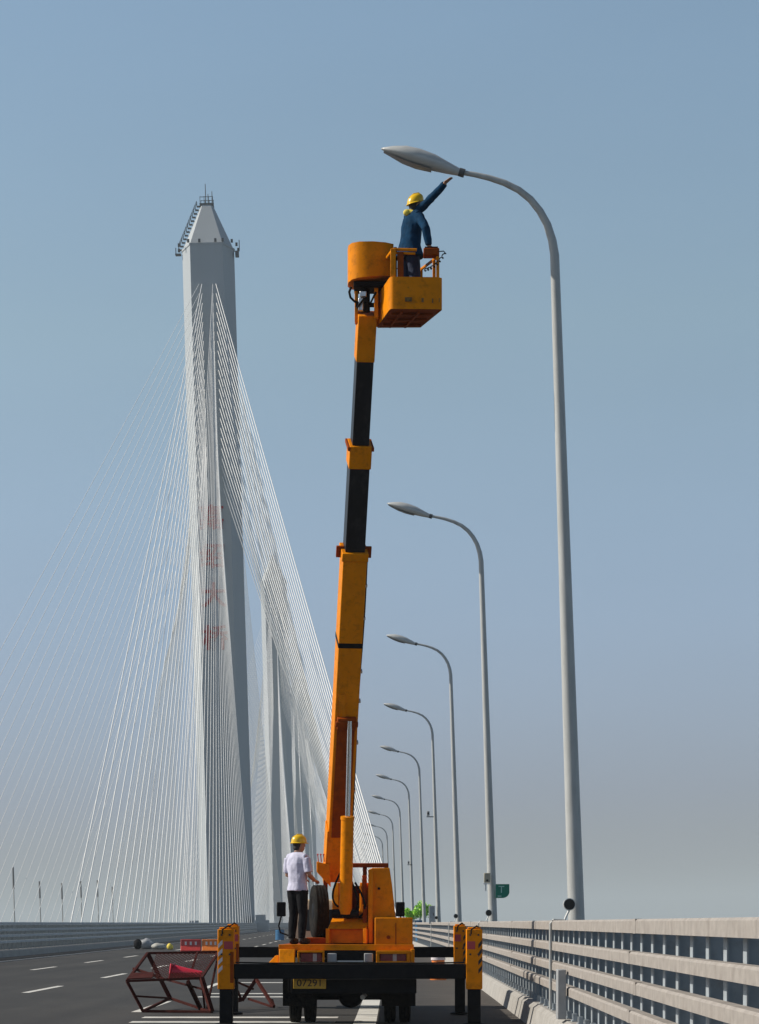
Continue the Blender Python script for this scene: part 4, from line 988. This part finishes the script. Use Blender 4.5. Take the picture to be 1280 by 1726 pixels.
SUN_EL, SUN_AZ = R(39), R(-87)            # azimuth from straight ahead (+Y), negative to the left
sd = V((math.sin(SUN_AZ) * math.cos(SUN_EL), math.cos(SUN_AZ) * math.cos(SUN_EL), math.sin(SUN_EL)))
sl = bpy.data.lights.new('sun', 'SUN'); sl.energy = 5.0; sl.angle = R(0.6); sl.color = (1.0, .93, .82)
so = bpy.data.objects.new('sun', sl); COL.objects.link(so); so.rotation_euler = (-sd).to_track_quat('-Z', 'Y').to_euler()
w = bpy.data.worlds.new('World'); scene.world = w; w.use_nodes = True
nt = w.node_tree; bg = nt.nodes['Background']
sky = nt.nodes.new('ShaderNodeTexSky'); sky.sky_type = 'NISHITA'; sky.sun_disc = False
sky.sun_elevation = SUN_EL; sky.sun_rotation = SUN_AZ; sky.altitude = 0; sky.air_density = 1.0; sky.dust_density = 1.0; sky.ozone_density = 1.0
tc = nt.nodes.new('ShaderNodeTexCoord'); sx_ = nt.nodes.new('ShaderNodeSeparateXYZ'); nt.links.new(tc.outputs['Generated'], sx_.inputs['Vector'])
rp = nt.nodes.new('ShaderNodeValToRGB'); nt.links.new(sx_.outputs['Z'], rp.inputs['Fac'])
el = rp.color_ramp.elements                  # smog mutes the horizon band; unseen zenith is dimmed to cut ambient light
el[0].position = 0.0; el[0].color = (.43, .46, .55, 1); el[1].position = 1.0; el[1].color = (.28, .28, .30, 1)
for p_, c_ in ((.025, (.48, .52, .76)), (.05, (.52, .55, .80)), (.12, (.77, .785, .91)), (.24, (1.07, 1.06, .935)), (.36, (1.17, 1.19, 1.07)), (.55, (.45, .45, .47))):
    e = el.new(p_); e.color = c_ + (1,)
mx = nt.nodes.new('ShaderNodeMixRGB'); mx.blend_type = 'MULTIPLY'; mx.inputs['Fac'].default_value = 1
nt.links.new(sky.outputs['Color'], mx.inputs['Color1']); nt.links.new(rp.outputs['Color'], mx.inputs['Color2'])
nz_ = nt.nodes.new('ShaderNodeTexNoise'); nz_.inputs['Scale'].default_value = 4; nz_.inputs['Detail'].default_value = 3     # thin uneven smog
mpz = nt.nodes.new('ShaderNodeMapping'); mpz.inputs['Scale'].default_value = (1, 1, 4); nt.links.new(tc.outputs['Generated'], mpz.inputs['Vector']); nt.links.new(mpz.outputs['Vector'], nz_.inputs['Vector'])
mr_ = nt.nodes.new('ShaderNodeMapRange'); mr_.inputs['To Min'].default_value = .95; mr_.inputs['To Max'].default_value = 1.05; nt.links.new(nz_.outputs['Fac'], mr_.inputs['Value'])
m2_ = nt.nodes.new('ShaderNodeMixRGB'); m2_.blend_type = 'MULTIPLY'; m2_.inputs['Fac'].default_value = 1
nt.links.new(mx.outputs['Color'], m2_.inputs['Color1']); nt.links.new(mr_.outputs['Result'], m2_.inputs['Color2'])
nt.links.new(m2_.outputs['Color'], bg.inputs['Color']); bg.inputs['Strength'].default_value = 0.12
vs = scene.view_settings; vs.view_transform = 'Standard'; vs.look = 'None'; vs.exposure = 0.0; vs.gamma = 1.0
cy_ = scene.cycles
cy_.max_bounces = 6; cy_.volume_bounces = 1; cy_.volume_max_steps = 64
